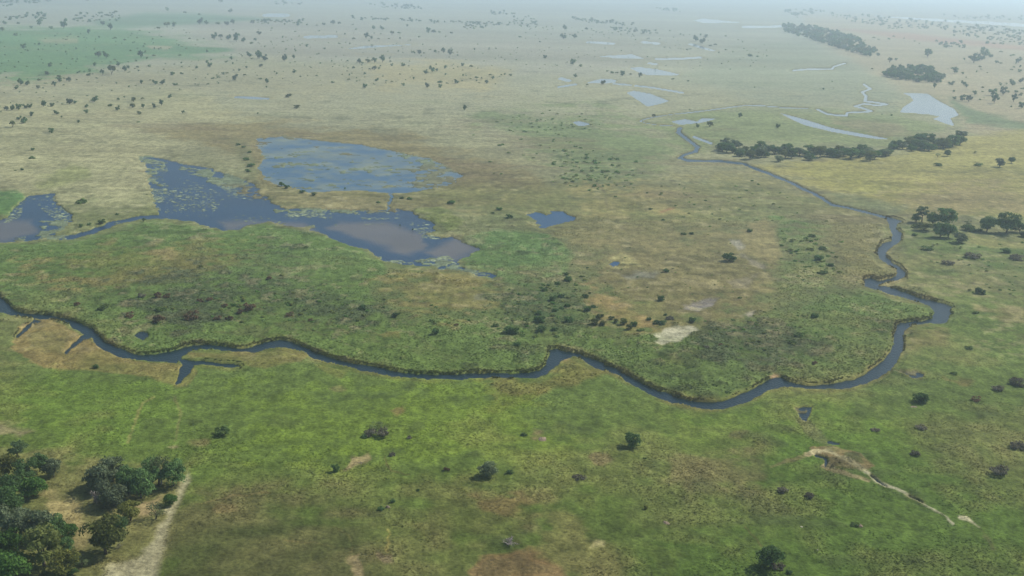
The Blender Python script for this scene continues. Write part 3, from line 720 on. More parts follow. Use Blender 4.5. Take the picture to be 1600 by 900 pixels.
tag(o, 'tussocky green grass of the meadow in front of the river', 'grass', None, 'stuff')

def pads(polys, n):
    out = []
    for P, cnt in polys:
        P = np.asarray(P, float)
        got = 0
        while got < cnt:
            x = rng.uniform(P[:, 0].min(), P[:, 0].max(), cnt * 3); y = rng.uniform(P[:, 1].min(), P[:, 1].max(), cnt * 3)
            gp = np.array([ground_at(a_, b_)[:2] for a_, b_ in zip(x, y)])
            ok = (sdf_poly(P, x, y) > 0) & (vnoise(gp[:, 0] / 30, gp[:, 1] / 22, 3) + 0.6 * vnoise(gp[:, 0] / 9, gp[:, 1] / 7, 4) > rng.uniform(-0.5, 0.7, len(x)))
            x, y = x[ok], y[ok]
            for a_, b_ in zip(x, y):
                out.append(ground_at(a_, b_, 0.03)); got += 1
                if got >= cnt: break
    return np.array(out)
pp = pads([([(222, 246), (262, 254), (262, 300), (250, 330), (238, 318), (237, 285)], 700), ([(262, 300), (300, 290), (350, 320), (380, 345), (330, 345), (255, 338)], 260),
           ([(300, 262), (390, 286), (415, 318), (370, 310)], 500), ([(420, 318), (600, 330), (640, 340), (560, 345), (440, 338)], 420),
           ([(600, 408), (700, 400), (720, 415), (760, 430), (690, 424)], 500), ([(40, 308), (80, 304), (112, 340), (100, 356), (70, 330)], 260), ([(20, 325), (40, 312), (30, 340), (5, 352)], 120),
           ([(650, 340), (672, 348), (674, 362), (690, 374), (660, 372), (640, 350)], 120), ([(270, 270), (420, 330), (600, 350), (500, 355), (350, 350), (260, 320)], 260)], 0)
ga, gb = pp[:, 0], pp[:, 1]
npad = len(pp)
rad = rng.uniform(0.3, 0.8, npad) * rng.choice([1, 1, 1, 1, 2.0], npad)
angs = np.arange(7) / 7 * 2 * np.pi
PV = pp[:, None, :] + np.stack([np.cos(angs)[None] * rad[:, None] * rng.uniform(0.7, 1.5, (npad, 1)), np.sin(angs)[None] * rad[:, None], np.zeros((npad, 7))], -1) * rng.uniform(0.75, 1.15, (npad, 7, 1))
PV[:, :, 2] = 0.02 + (np.arange(npad) % 40)[:, None] * 0.003
PV = PV.reshape(-1, 3)
tri = np.array([[0, i, i + 1] for i in range(1, 6)])
TF = (np.arange(npad)[:, None, None] * 7 + tri[None]).reshape(-1, 3)
m = new_mesh('lily_pads', PV, TF)
cc = lin((150, 162, 130)) * rng.uniform(0.6, 1.2, (npad, 1))
set_col(m, np.repeat(cc, 7, 0))
tag(link('lily_pads', m, M_PAD), 'scattered pale lily pads floating on the blue lagoons', 'lily pads', None, 'stuff')

# ------------------------------------------------------------------ trees and shrubs
def tube(V, Fc, p0, p1, r0, r1, n=6):
    p0, p1 = np.array(p0, float), np.array(p1, float)
    d = p1 - p0; L_ = np.linalg.norm(d); d = d / max(L_, 1e-6)
    a_ = np.cross(d, [0, 0, 1.0]) if abs(d[2]) < 0.9 else np.cross(d, [1.0, 0, 0])
    a_ = a_ / np.linalg.norm(a_); b_ = np.cross(d, a_)
    base = len(V)
    for q, r in ((p0, r0), (p1, r1)):
        for k in range(n):
            t = 2 * math.pi * k / n
            V.append(q + (a_ * math.cos(t) + b_ * math.sin(t)) * r)
    for k in range(n):
        Fc.append((base + k, base + (k + 1) % n, base + n + (k + 1) % n, base + n + k))

def tree_parts(seed, height, width, trunk_frac, nlobe, nleaf, leaf, flat_=0.75, sparse=0.0):
    """returns (crown verts, faces, colour), (trunk verts, faces); crown about width across, base at the origin"""
    g = np.random.default_rng(seed)
    cz0 = height * trunk_frac
    ch = height - cz0
    cen = np.array([0, 0, cz0 + ch * 0.5])
    lob = []
    for i in range(nlobe):
        th = 2 * math.pi * (i + g.uniform(0, 0.8)) / nlobe * 2.4
        rr = math.sqrt(g.uniform(0.02, 1.0)) * 0.34 * width
        z = g.uniform(-0.36, 0.32) * ch * (1 - 0.35 * (rr / (0.34 * width)) ** 2)
        R_ = width * g.uniform(0.13, 0.22)
        lob.append((cen + np.array([math.cos(th) * rr, math.sin(th) * rr, z]), R_))
    V, K = [], []
    per = max(1, nleaf // nlobe)
    for c, R_ in lob:
        d = g.normal(0, 1, (per, 3)); d /= np.linalg.norm(d, axis=1)[:, None]
        d[:, 2] = np.where(d[:, 2] < -0.3, -d[:, 2] * 0.6, d[:, 2])
        rad_ = R_ * g.uniform(0.55, 1.12, per) ** 0.6
        pos = c + d * rad_[:, None] * np.array([1, 1, flat_])
        nrm = d + g.normal(0, 0.45, (per, 3)); nrm /= np.linalg.norm(nrm, axis=1)[:, None]
        t1 = np.cross(nrm, g.normal(0, 1, (per, 3))); t1 /= np.linalg.norm(t1, axis=1)[:, None]
        t2 = np.cross(nrm, t1)
        s = leaf * g.uniform(0.55, 1.2, per)[:, None]
        V.append(np.stack([pos - t1 * s * 0.6, pos + t2 * s * 0.42, pos + t1 * s * 0.6, pos - t2 * s * 0.42], 1).reshape(-1, 3))
        lb = g.uniform(0.85, 1.15)
        K.append(np.repeat(lb * g.uniform(0.75, 1.25, (per, 1)) * np.array([[1, 1, 1]]), 4, 0))
    V = np.concatenate(V); K = np.concatenate(K)
    Fq = np.arange(len(V)).reshape(-1, 4)
    TV, TFc = [], []
    r = max(0.035 * width, 0.12)
    top = np.array([g.uniform(-0.05, 0.05) * width, g.uniform(-0.05, 0.05) * width, cz0 + 0.12 * ch])
    tube(TV, TFc, (0, 0, -0.5), top * np.array([0.6, 0.6, 0.55]), r * 1.25, r * 0.95)
    tube(TV, TFc, top * np.array([0.6, 0.6, 0.55]), top, r * 0.95, r * 0.75)
    for c, R_ in lob[:6]:
        mid = top + (c - top) * 0.5 + np.array([0, 0, -0.04 * height])
        tube(TV, TFc, top, mid, r * 0.6, r * 0.4, 5)
        tube(TV, TFc, mid, c, r * 0.4, r * 0.15, 5)
    return (V, Fq, K), (np.array(TV), np.array(TFc))

def dead_parts(seed, height, width):
    g = np.random.default_rng(seed)
    TV, TFc, BV, BF = [], [], [], []
    def grow(p, d, L_, r, lev):
        q = p + d * L_
        tube(TV if lev == 0 else BV, TFc if lev == 0 else BF, p, q, r, r * 0.7, 5)
        if lev >= 4: return
        for _ in range(4 if lev < 2 else 3):
            nd = d * 0.75 + g.normal(0, 0.55, 3) + np.array([0, 0, 0.12]); nd /= np.linalg.norm(nd)
            grow(q, nd, L_ * g.uniform(0.55, 0.85), r * 0.6, lev + 1)
    grow(np.array([0, 0, -0.4]), np.array([0.05, 0.0, 1.0]), height * 0.34, 0.05 * height, 0)
    BV = np.array(BV)
    s = width / max(BV[:, 0].max() - BV[:, 0].min(), 1e-3)
    TV = np.array(TV)
    BV[:, :2] *= s
    return (BV, np.array(BF)), (TV, np.array(TFc))

KINDS = {  # name: height, width, trunk_frac, lobes, leaves, leaf size, flatness, colour, variants
    'dark':   (9.6, 10, 0.08, 22, 2800, 0.62, 0.8, (92, 118, 70)),
    'olive':  (8.8, 10, 0.10, 20, 2600, 0.62, 0.75, (106, 114, 64)),
    'grey':   (8.6, 10, 0.09, 20, 2700, 0.6, 0.75, (112, 124, 92)),
    'tall':   (13.5, 10, 0.34, 14, 1500, 0.66, 0.85, (94, 114, 76)),
    'yellow': (8.0, 10, 0.12, 17, 1900, 0.6, 0.75, (122, 126, 66)),
    'sparse': (8.4, 10, 0.22, 12, 520, 0.55, 0.8, (112, 124, 84)),
    'green':  (7.8, 10, 0.05, 20, 2600, 0.6, 0.8, (82, 112, 54)),
    'shrub':  (5.2, 10, 0.03, 12, 700, 0.95, 0.7, (106, 126, 72)),
    'darkbush': (7.0, 10, 0.02, 16, 1500, 0.75, 0.8, (92, 118, 70)),
    'rust':   (6.6, 10, 0.03, 12, 700, 0.95, 0.7, (124, 104, 78)),
    'greybush': (5.0, 10, 0.03, 12, 600, 0.9, 0.7, (122, 118, 100)),
}
LIB = {}
def lib(kind, var):
    if (kind, var) in LIB: return LIB[(kind, var)]
    h, w, tf, nl, nleaf, leaf, fl, col = KINDS[kind]
    (V, Fq, K), (TV, TFc) = tree_parts(hash_(kind) + var * 31, h, w, tf, nl, nleaf, leaf, fl)
    mk = 'leaf_' + kind
    mat = bpy.data.materials.get(mk) or mat_leaf(mk, col, 0.28, 0.38)
    mc = new_mesh('crown_' + kind, V, Fq); set_col(mc, K); mc.materials.append(mat)
    mt_ = new_mesh('trunk_' + kind, TV, TFc, True); mt_.materials.append(M_BARK)
    LIB[(kind, var)] = (mc, mt_)
    return LIB[(kind, var)]
def hash_(s): return sum(ord(c) * (i + 3) for i, c in enumerate(s))

def small_lib(kind, var):                   # one light mesh for trees too small to show their parts
    key = ('small', kind, var)
    if key in LIB: return LIB[key]
    h, w, tf, nl, nleaf, leaf, fl, col = KINDS[kind]
    (V, Fq, K), (TV, TFc) = tree_parts(hash_(kind) * 3 + var * 57, h, w, tf * 0.45, 11, 210, 1.9, fl)
    mk = 'leaf_' + kind
    mat = bpy.data.materials.get(mk) or mat_leaf(mk, col, 0.28, 0.38)
    mm = new_mesh('tree_' + kind, np.concatenate([V, TV]), np.concatenate([Fq, TFc + len(V)]))
    set_col(mm, np.concatenate([K, np.ones((len(TV), 3))]))
    mm.materials.append(mat); mm.materials.append(M_BARK)
    mi = np.zeros(len(Fq) + len(TFc), dtype=np.int32); mi[len(Fq):] = 1
    mm.polygons.foreach_set('material_index', mi)
    LIB[key] = (mm, V, Fq, K)
    return LIB[key]

cnt_var = [0]
def place(x, y, w, kind, label, cat='tree', group=None, tall=1.0, name=None):
    """a tree or shrub of crown width w (in pixels of the photograph) standing at (x, y)"""
    cnt_var[0] += 1
    if cat == 'shrub' and kind == 'dark': kind = 'darkbush'
    p = ground_at(x, y)
    s = w * range_at(x, y) / FPX / 8.0
    name = name or ('shrub' if cat in ('shrub', 'bush') else 'tree')
    root = bpy.data.objects.new(name, None); C.objects.link(root)
    root.empty_display_size = 1.0
    root.location = (p[0], p[1], 0.1)
    root.rotation_euler = (0, 0, random.uniform(0, 6.28))
    root.scale = (s * random.uniform(0.94, 1.06), s * random.uniform(0.94, 1.06), s * tall)
    tag(root, label, cat, group)
    mc, mt_ = lib(kind, cnt_var[0] % 3)
    link('crown' if cat == 'tree' else 'foliage', mc, None, root)
    link('trunk' if cat == 'tree' else 'stem', mt_, None, root)
    return root

def place_small(x, y, w, kind, label, cat='tree', group=None, tall=1.0):
    cnt_var[0] += 1
    p = ground_at(x, y)
    s = w * range_at(x, y) / FPX / 11.8
    mm = small_lib(kind, cnt_var[0] % 4)[0]
    o = link('shrub' if cat in ('shrub', 'bush') else 'tree', mm)
    o.location = (p[0], p[1], 0.0)
    o.rotation_euler = (0, 0, random.uniform(0, 6.28))
    o.scale = (s, s, s * tall * random.uniform(0.85, 1.15))
    tag(o, label, cat, group)
    return o

def place_dead(x, y, w, h, label, seed, group=None):
    p = ground_at(x, y)
    k = range_at(x, y) / FPX
    (BV, BF), (TV, TFc) = dead_parts(seed, h * k, w * k)
    root = bpy.data.objects.new('dead_tree', None); C.objects.link(root)
    root.location = (p[0], p[1], 0.1)
    tag(root, label, 'dead tree', group)
    link('trunk', new_mesh('dead_trunk', TV, TFc, True), M_DEAD, root)
    link('branches', new_mesh('dead_branches', BV, BF, True), M_DEAD, root)
    return root

def mound(x, y, w, h, label, mat, cat='mound', group=None, name='mound'):
    """lumpy heap of earth, about w pixels wide and h metres high"""
    p = ground_at(x, y)
    R_ = 0.5 * w * range_at(x, y) / FPX
    g = np.random.default_rng(int(x * 7 + y))
    nv, nh = 18, 7
    V = [(0, 0, h)]
    for j in range(1, nh + 1):
        t = j / nh
        for k in range(nv):
            a_ = 2 * math.pi * k / nv
            r = R_ * t * (1 + 0.22 * math.sin(2 * a_ + x) + 0.15 * math.sin(5 * a_ + y) + g.uniform(-0.1, 0.1))
            z = h * (1 - t ** 1.6) * g.uniform(0.75, 1.15) - (0.3 if j == nh else 0)
            V.append((r * math.cos(a_), r * math.sin(a_), z))
    Fc = []
    for k in range(nv): Fc.append((0, 1 + k, 1 + (k + 1) % nv, 1 + (k + 1) % nv))
    tri_ = np.array([(0, 1 + k, 1 + (k + 1) % nv) for k in range(nv)])
    q = []
    for j in range(nh - 1):
        for k in range(nv):
            a0 = 1 + j * nv + k; a1 = 1 + j * nv + (k + 1) % nv
            q.append((a0, a0 + nv, a1 + nv)); q.append((a0, a1 + nv, a1))
    m = new_mesh(name, np.array(V), np.concatenate([tri_, np.array(q)]), True)
    o = link(name, m, mat)
    o.location = (p[0], p[1], 0.25)
    return tag(o, label, cat, group)

ORD = ['leftmost', 'second', 'third', 'fourth', 'fifth', 'sixth', 'seventh', 'eighth', 'ninth', 'tenth', 'eleventh', 'twelfth', 'thirteenth', 'fourteenth', 'fifteenth', 'sixteenth']
def ordinal_labels(items, what, where):
    """items: (x, y, ...); where(item) -> phrase of its row; returns a label for each item, counting each row from the left"""
    rows = {}
    for i, it in enumerate(items): rows.setdefault(where(it), []).append(i)
    out = [None] * len(items)
    for ph, idx in rows.items():
        idx.sort(key=lambda i: items[i][0])
        for n, i in enumerate(idx):
            out[i] = ('only %s in %s' % (what, ph)) if len(idx) == 1 else ('leftmost %s in %s' % (what, ph) if n == 0 else '%s %s from the left in %s' % (ORD[min(n, 15)], what, ph))
    return out

# ---- the grove in the lower left corner: (x, y of the base, crown width, kind, label)
GROVE = [
    (29, 722, 24, 'tall', 'slim grey-green tree at the far tip of the corner grove', 0.8),
    (10, 744, 34, 'yellow', 'yellowish tree at the left edge behind the round bush', 1.0),
    (62, 737, 22, 'dark', 'small dark tree with its trunk showing, in the grove clearing', 1.1),
    (83, 745, 27, 'grey', 'grey-green tree casting a dark shadow right of the small trunked tree', 1.0),
    (39, 749, 28, 'dark', 'round dark tree between yellowish tree and trunked tree', 0.95),
    (22, 777, 30, 'dark', 'dark tree left of the bright green round tree', 1.0),
    (53, 775, 31, 'green', 'bright green round tree at the edge of the grove clearing', 1.1),
    (5, 795, 34, 'green', 'bushy green tree on the left edge, halfway down the grove', 1.0),
    (159, 764, 44, 'grey', 'broad grey-green tree at the left of the middle clump', 1.0),
    (177, 752, 34, 'grey', 'greyish tree at the back of the middle clump', 1.0),
    (178, 790, 38, 'grey', 'round grey-green tree in front of the middle clump', 0.95),
    (200, 770, 32, 'dark', 'dark tree in the middle of the clump by the bend in the track', 1.1),
    (221, 777, 36, 'dark', 'broad dark tree at the front right of the middle clump', 1.0),
    (239, 760, 32, 'dark', 'tall dark tree behind the sandy gap near the track', 1.2),
    (248, 758, 36, 'sparse', 'thin-crowned pale tree standing over the two dark trees by the track', 1.35),
    (272, 758, 32, 'dark', 'dark rounded tree nearest the outer bend of the sandy track', 1.05),
    (265, 788, 18, 'green', 'small green bush beside the sandy track', 0.95),
    (203, 813, 31, 'yellow', 'yellow-green tree below the middle clump', 0.95),
    (243, 811, 28, 'sparse', 'faint sparse bush on the sand inside the track bend', 0.8),
    (24, 834, 42, 'grey', 'large dull green tree at the upper left of the lower clump', 1.0),
    (56, 842, 44, 'grey', 'broad grey-green tree in the middle of the lower clump', 1.1),
    (87, 843, 27, 'dark', 'dark upright tree at the right of the lower clump', 1.2),
    (106, 839, 23, 'green', 'bright green bush next to the dark upright tree', 0.9),
    (59, 817, 15, 'dark', 'small dark tree at the back of the lower clump', 1.2),
    (166, 864, 46, 'olive', 'large olive tree with a long shadow beside the pale track', 1.1),
    (182, 838, 28, 'dark', 'dark tree just behind the large olive tree', 1.0),
    (70, 884, 50, 'olive', 'wide dark olive tree near the bottom of the grove', 1.1),
    (104, 864, 21, 'dark', 'narrow dark tree right of the wide olive tree', 1.0),
    (101, 896, 38, 'yellow', 'yellow-green tree at the bottom edge of the grove', 0.95),
    (10, 864, 36, 'green', 'light green tree on the left edge, low in the grove', 1.0),
    (12, 908, 50, 'green', 'bright green tree cut by the lower left corner', 1.0),
    (128, 886, 18, 'sparse', 'pale thin bush right of the yellow-green bottom tree', 0.8),
    (113, 900, 15, 'dark', 'little dark bush at the bottom edge beside the track', 0.9),
    (33, 882, 22, 'green', 'green bush between the corner tree and the wide olive tree', 0.9),
    (10, 815, 44, 'dark', 'dark green tree on the left edge above the lower clump', 0.95),
]
for x, y, w, k, lab, tall in GROVE:
    place(x, y + 2, w * 1.06, k, lab, 'tree', 'trees of the corner grove', tall)
place_dead(147, 788, 26, 24, 'bare grey dead tree leaning at the left of the middle clump', 3)
place_dead(252, 757, 14, 32, 'bare pale forked trunk rising among dark trees by the track', 5)
place_dead(186, 858, 12, 12, 'fallen grey branches beside the large olive tree', 8)

# ---- lone trees, bushes and mounds of the meadow
for x, y, w, k, lab, cat, tall in [
    (1203, 888, 37, 'darkbush', 'lone dark tree at the bottom edge, right of centre', 'tree', 1.15),
    (1216, 890, 18, 'greybush', 'dry grey bush at the foot of the lone bottom-edge tree', 'shrub', 0.8),
    (1232, 898, 9, 'dark', 'tiny dark bush right of the bottom-edge tree', 'shrub', 1.0),
    (986, 700, 25, 'darkbush', 'lone round dark tree in the central meadow', 'tree', 1.1),
    (762, 746, 27, 'grey', 'ragged grey-green tree in the middle of the meadow', 'tree', 0.85),
    (797, 742, 10, 'dark', 'small dark bush just right of the ragged grey-green tree', 'shrub', 1.0),
    (698, 737, 10, 'rust', 'small brown bush left of the ragged grey-green tree', 'shrub', 1.0),
    (905, 750, 19, 'greybush', 'low dark grey bush right of the ragged grey-green tree', 'shrub', 0.6),
    (578, 683, 19, 'greybush', 'left grey bush of the meadow bush group', 'shrub', 1.0),
    (598, 684, 22, 'greybush', 'right grey bush of the meadow bush group', 'shrub', 1.0),
    (588, 677, 20, 'sparse', 'pale taller bush at the back of the meadow bush group', 'shrub', 0.9),
    (570, 686, 9, 'dark', 'small dark bush at the left foot of the bush group', 'shrub', 0.9),
    (640, 687, 8, 'greybush', 'tiny grey bush right of the meadow bush group', 'shrub', 1.1),
    (613, 715, 10, 'greybush', 'round grey bush below the meadow bush group', 'shrub', 1.4),
    (348, 682, 22, 'shrub', 'dark bush with grey stems in the left meadow', 'shrub', 1.1),
    (524, 740, 13, 'dark', 'dark bush beside the patch of dry stalks', 'shrub', 1.3),
    (818, 682, 11, 'shrub', 'small dark bush left of the reddish bare patch', 'shrub', 0.8),
    (595, 799, 11, 'dark', 'dark bush leaning on a reddish mound in the lower meadow', 'shrub', 0.9),
    (614, 787, 8, 'dark', 'small dark bush behind the reddish mound', 'shrub', 1.0),
    (653, 769, 6, 'dark', 'tiny dark bush above and right of the reddish mound', 'shrub', 1.0),
    (1007, 720, 6, 'dark', 'tiny dark bush below the lone round meadow tree', 'shrub', 1.0),
    (1009, 798, 7, 'yellow', 'tiny yellowish bush above the grey ring mound', 'shrub', 1.3),
    (1440, 630, 21, 'darkbush', 'lone dark tree right of the river in the right meadow', 'tree', 0.85),
    (1428, 713, 14, 'greybush', 'dark grey bush right of the ditch head', 'shrub', 0.9),
    (1222, 771, 18, 'greybush', 'grey bush left of the pair below the ditch', 'shrub', 0.8),
    (1264, 779, 14, 'greybush', 'second grey bush of the pair below the ditch', 'shrub', 1.0),
    (1335, 823, 12, 'shrub', 'dark bush beside a pale mound under the ditch', 'shrub', 0.9),
    (1560, 744, 24, 'greybush', 'grey bush near the right edge above the ditch end', 'shrub', 0.9),
    (1590, 702, 22, 'greybush', 'dark grey bush at the right edge of the meadow', 'shrub', 0.8),
    (1590, 604, 22, 'greybush', 'broad grey bush at the right edge level with the river bend', 'shrub', 0.8),
    (1558, 612, 16, 'greybush', 'grey bush left of the broad one by the river bend', 'shrub', 0.8),
    (1525, 628, 14, 'rust', 'low brownish bush in the right meadow below two grey bushes', 'shrub', 0.7),
    (1437, 671, 18, 'greybush', 'low grey bush between lone right tree and ditch', 'shrub', 0.6),
    (1367, 675, 14, 'greybush', 'low grey bush right of the wedge-shaped pool', 'shrub', 0.6),
    (1490, 587, 12, 'shrub', 'small low bush right of the river pool', 'shrub', 0.7),
    (1513, 547, 12, 'shrub', 'small dark bush in the right meadow level with the river reach', 'shrub', 0.7),
    (1525, 492, 10, 'shrub', 'small dark bush right of the sharp river elbow', 'shrub', 0.7),
    (1528, 461, 9, 'dark', 'left one of two tiny trees above the river elbow', 'tree', 1.1),
    (1535, 462, 8, 'dark', 'right one of two tiny trees above the river elbow', 'tree', 1.0),
    (150, 577, 9, 'dark', 'dark tussock bush on the tan reed spit', 'shrub', 0.9),
]:
    place(x, y, w, k, lab, cat, None, tall)
mound(847, 688, 18, 0.9, 'low pinkish earth mound in the central meadow', M_MOUND)
mound(606, 795, 9, 1.0, 'reddish mound between two dark bushes in the lower meadow', M_MOUND)
mound(1040, 820, 17, 0.9, 'grey ring-like mound in the lower central meadow', M_MOUND)
mound(1344, 824, 9, 0.9, 'pale mound beside a dark bush under the ditch', M_MOUND)
mound(1428, 638, 12, 0.7, 'grey-brown mound just below the lone right tree', M_MOUND)
mound(155, 667, 5, 0.5, 'small white mound in the left meadow below the reed spit', M_PALE, 'mound')
mound(648, 664, 4.5, 0.5, 'tiny white mound above and right of the bush group', M_PALE, 'mound')
mound(1277, 862, 4.5, 0.6, 'tiny bright white mound right of the bottom-edge tree', M_PALE, 'mound')
mound(1296, 845, 4.5, 0.4, 'dull pale mound above the tiny bright white one', M_PALE, 'mound')
mound(1252, 826, 7, 0.6, 'grey-white mound above the bottom-edge tree', M_PALE, 'mound')
mound(842, 761, 3.5, 0.4, 'tiny white mound left of the low dark grey bush', M_PALE, 'mound')
mound(116, 757, 5, 0.4, 'small white mound in the grove clearing', M_PALE, 'mound')
mound(1512, 391, 9, 0.3, 'flat white patch of earth by the riverside trees', M_PALE, 'mound')
place_dead(796, 850, 30, 13, 'grey heap of dead branches above the red bare ground', 11)
place_dead(563, 725, 22, 6, 'heap of pale dry stalks beside the dark meadow bush', 13)

# ---- trees by the river bend on the right
for x, y, w, k, lab, tall in [
    (1440, 349, 17, 'tall', 'tall thin tree with bare trunk by the river bend', 1.0), (1431, 349, 12, 'dark', 'small dark tree left of the tall thin one', 1.3),
    (1456, 354, 17, 'dark', 'dark tree between the tall thin one and the big crown', 1.2), (1476, 354, 26, 'dark', 'big dark round-crowned tree by the river bend', 1.0),
    (1468, 373, 21, 'dark', 'front left tree under the big round crown', 1.1), (1481, 373, 21, 'dark', 'front right tree under the big round crown', 1.1),
    (1499, 381, 20, 'grey', 'low greyish tree at the right foot of the riverside clump', 0.85), (1511, 358, 9, 'sparse', 'bare thin tree between the two riverside clumps', 1.6),
    (1541, 364, 20, 'dark', 'leftmost tree of the right-edge riverside clump', 1.15), (1546, 357, 14, 'grey', 'pointed tree behind the leftmost of the right-edge clump', 1.3),
    (1571, 366, 28, 'dark', 'broad spreading tree of the right-edge riverside clump', 1.1), (1592, 365, 17, 'dark', 'dark small tree right of the broad spreading one', 1.0),
    (1601, 372, 14, 'grey', 'low tree cut by the right edge', 0.8)]:
    place(x, y, w * 1.05, k, lab, 'tree', 'trees by the river bend', tall * 0.88)
for x, y, w, k, lab, tall in [
    (1443, 362, 22, 'olive', 'low olive thicket bush beside the river bend', 0.7), (1430, 358, 14, 'shrub', 'small bush at the very river bend', 0.7), (1512, 362, 22, 'shrub', 'dark low bush between the riverside clumps', 0.7),
    (1526, 363, 12, 'shrub', 'small bush left of the right-edge clump', 0.8), (1448, 392, 17, 'shrub', 'low spreading bush in the meadow below the riverside trees', 0.6),
    (1480, 415, 16, 'greybush', 'faint grey bush below the riverside trees', 0.8), (1520, 404, 22, 'greybush', 'loose grey bush right of the meadow below riverside trees', 0.6),
    (1572, 397, 14, 'dark', 'dark bush on the tan strip near the right edge', 0.7), (1428, 371, 8, 'dark', 'tiny bush on the bank under the river bend', 0.9), (1590, 408, 22, 'greybush', 'grey bush at the right edge below the tan strip', 0.6)]:
    place(x, y, w, k, lab, 'shrub', None, tall)

# ---- bushes of the reed bed and the island
RED = [(247, 506, 19, 'rust', 'left one of the two reddish round bushes in the reed bed'), (299, 502, 20, 'rust', 'larger reddish round bush right of its twin in the reed bed'), (340, 502, 12, 'rust', 'small reddish bush right of the two round ones'),
       (358, 502, 12, 'rust', 'second small reddish bush right of the two round ones'), (390, 486, 18, 'rust', 'big reddish bush alone at the top right of the bush row'), (375, 491, 11, 'rust', 'small reddish bush left of the big lone one'),
       (351, 481, 10, 'rust', 'small bush above the two small reddish ones'), (327, 472, 11, 'rust', 'reddish bush at the upper middle of the reed bed'), (313, 474, 10, 'rust', 'dull bush just left of the upper middle reddish bush'),
       (247, 467, 14, 'rust', 'left bush of the upper reddish pair'), (260, 467, 11, 'rust', 'right bush of the upper reddish pair'), (160, 486, 14, 'shrub', 'green bush at the left of the reed bed'), (120, 479, 10, 'rust', 'farthest left dull bush of the reed bed'),
       (204, 498, 13, 'rust', 'dull brown bush left of the reddish round ones'), (253, 488, 14, 'shrub', 'green bush just above the left reddish round bush'), (222, 466, 12, 'greybush', 'grey bush left of the upper reddish pair'),
       (452, 496, 12, 'rust', 'dark reddish bush near the middle of the reed bed'), (449, 477, 10, 'shrub', 'dark bush above the dark reddish one'), (465, 470, 7, 'shrub', 'tiny dark bush above right of the dark reddish one'), (486, 503, 8, 'rust', 'small brown bush right of the dark reddish one'),
       (567, 486, 12, 'dark', 'dark bush at the edge of the golden patch'), (618, 497, 11, 'dark', 'dark bush below the golden patch'), (599, 483, 8, 'shrub', 'small bush on the left rim of the golden patch'), (675, 505, 10, 'shrub', 'green bush below right of the golden patch'),
       (681, 524, 13, 'dark', 'dark bush low in the reed bed centre'), (712, 511, 9, 'rust', 'small dull bush between golden patch and dark island bushes'), (775, 511, 11, 'shrub', 'dull bush just left of the big island bushes'),
       (420, 438, 10, 'rust', 'reddish bush high in the reed bed under the lagoon'), (478, 390, 9, 'shrub', 'small dark bush near the lagoon shore in the reed bed')]
for x, y, w, k, lab in RED:
    place(x, y + 1, w * 0.95, k, lab, 'shrub', 'bushes of the reed bed', 1.15)
ISL = [(640, 90, 25), (690, 130, 28), (775, 120, 28), (450, 160, 25), (585, 185, 50), (600, 235, 75), (515, 265, 50), (385, 275, 45), (395, 320, 50), (550, 380, 60), (465, 405, 65), (600, 460, 50), (545, 480, 45),
       (490, 505, 60), (345, 530, 60), (760, 380, 60), (795, 340, 30), (780, 495, 70), (830, 465, 45), (605, 600, 85), (360, 600, 95), (370, 680, 85), (80, 690, 90), (130, 700, 95), (150, 805, 65), (320, 720, 45), (485, 668, 55),
       (880, 565, 70), (840, 622, 75), (910, 624, 55), (985, 568, 50), (1025, 595, 45), (1090, 612, 65), (725, 195, 45), (935, 245, 18), (915, 400, 15), (1070, 375, 15), (700, 240, 25), (430, 275, 35), (250, 440, 40), (160, 445, 40), (330, 575, 50), (220, 585, 35)]
ik = ['dark', 'shrub', 'dark', 'shrub', 'dark', 'green']
def isl_row(t):
    if t[0] >= 700: return 'the upper bushes of the orange strip' if t[1] < 480 else 'the lower bushes of the orange strip'
    return 'the top row of the central bushes' if t[1] < 300 else ('the middle row of the central bushes' if t[1] < 520 else 'the lowest row of the central bushes')
isl_lab = ordinal_labels(ISL, 'bush', isl_row)
for i, (zx, zy, zw) in enumerate(ISL):
    k = 'dark' if zw >= 60 and zx < 800 else ('olive' if zx > 830 else ik[i % 6])
    place(780 + zx / 5.625, 400 + zy / 5.625, zw / 5.625, k, isl_lab[i], 'shrub', 'central bushes above the river' if zx < 700 else 'bushes on the orange strip', 0.95)
for zx, zy, zw, k, lab in [(540, 238, 90, 'dark', 'lone round dark bush above the row by the white sedge patch'), (405, 468, 62, 'dark', 'small dark bush at the left of the row above the white sedge'), (490, 515, 80, 'dark', 'left half of the twin dark bushes above the white sedge'),
                           (560, 517, 80, 'dark', 'right half of the twin dark bushes above the white sedge'), (650, 458, 95, 'greybush', 'greyish bush behind the twin dark bushes'), (595, 410, 45, 'dark', 'small dark tree behind the twin bushes'),
                           (920, 488, 88, 'dark', 'round dark bush alone at the right above the white sedge'), (230, 534, 85, 'dark', 'dark bush left of the twin bushes on orange ground'), (300, 594, 78, 'shrub', 'lower bush left of the white sedge patch'),
                           (170, 578, 80, 'olive', 'low olive bush left of the white sedge patch'), (1465, 208, 48, 'shrub', 'low green bush right of the grey mud pan'), (190, 77, 20, 'dark', 'tiny bush high on the brown marsh, left one'),
                           (385, 82, 26, 'dark', 'tiny bush high on the brown marsh, right one'), (75, 203, 26, 'dark', 'tiny bush on the brown marsh left of the lone round bush'), (1070, 795, 70, 'greybush', 'grey bush in the reed bed right of the white sedge'),
                           (1240, 765, 60, 'rust', 'dull brown bush in the reed bed right of the white sedge'), (1285, 835, 45, 'rust', 'small dull bush lower in the reed bed right of the sedge')]:
    place(960 + zx / 7.5, 440 + zy / 7.5, zw / 7.5, k, lab, 'shrub', None, 0.95)
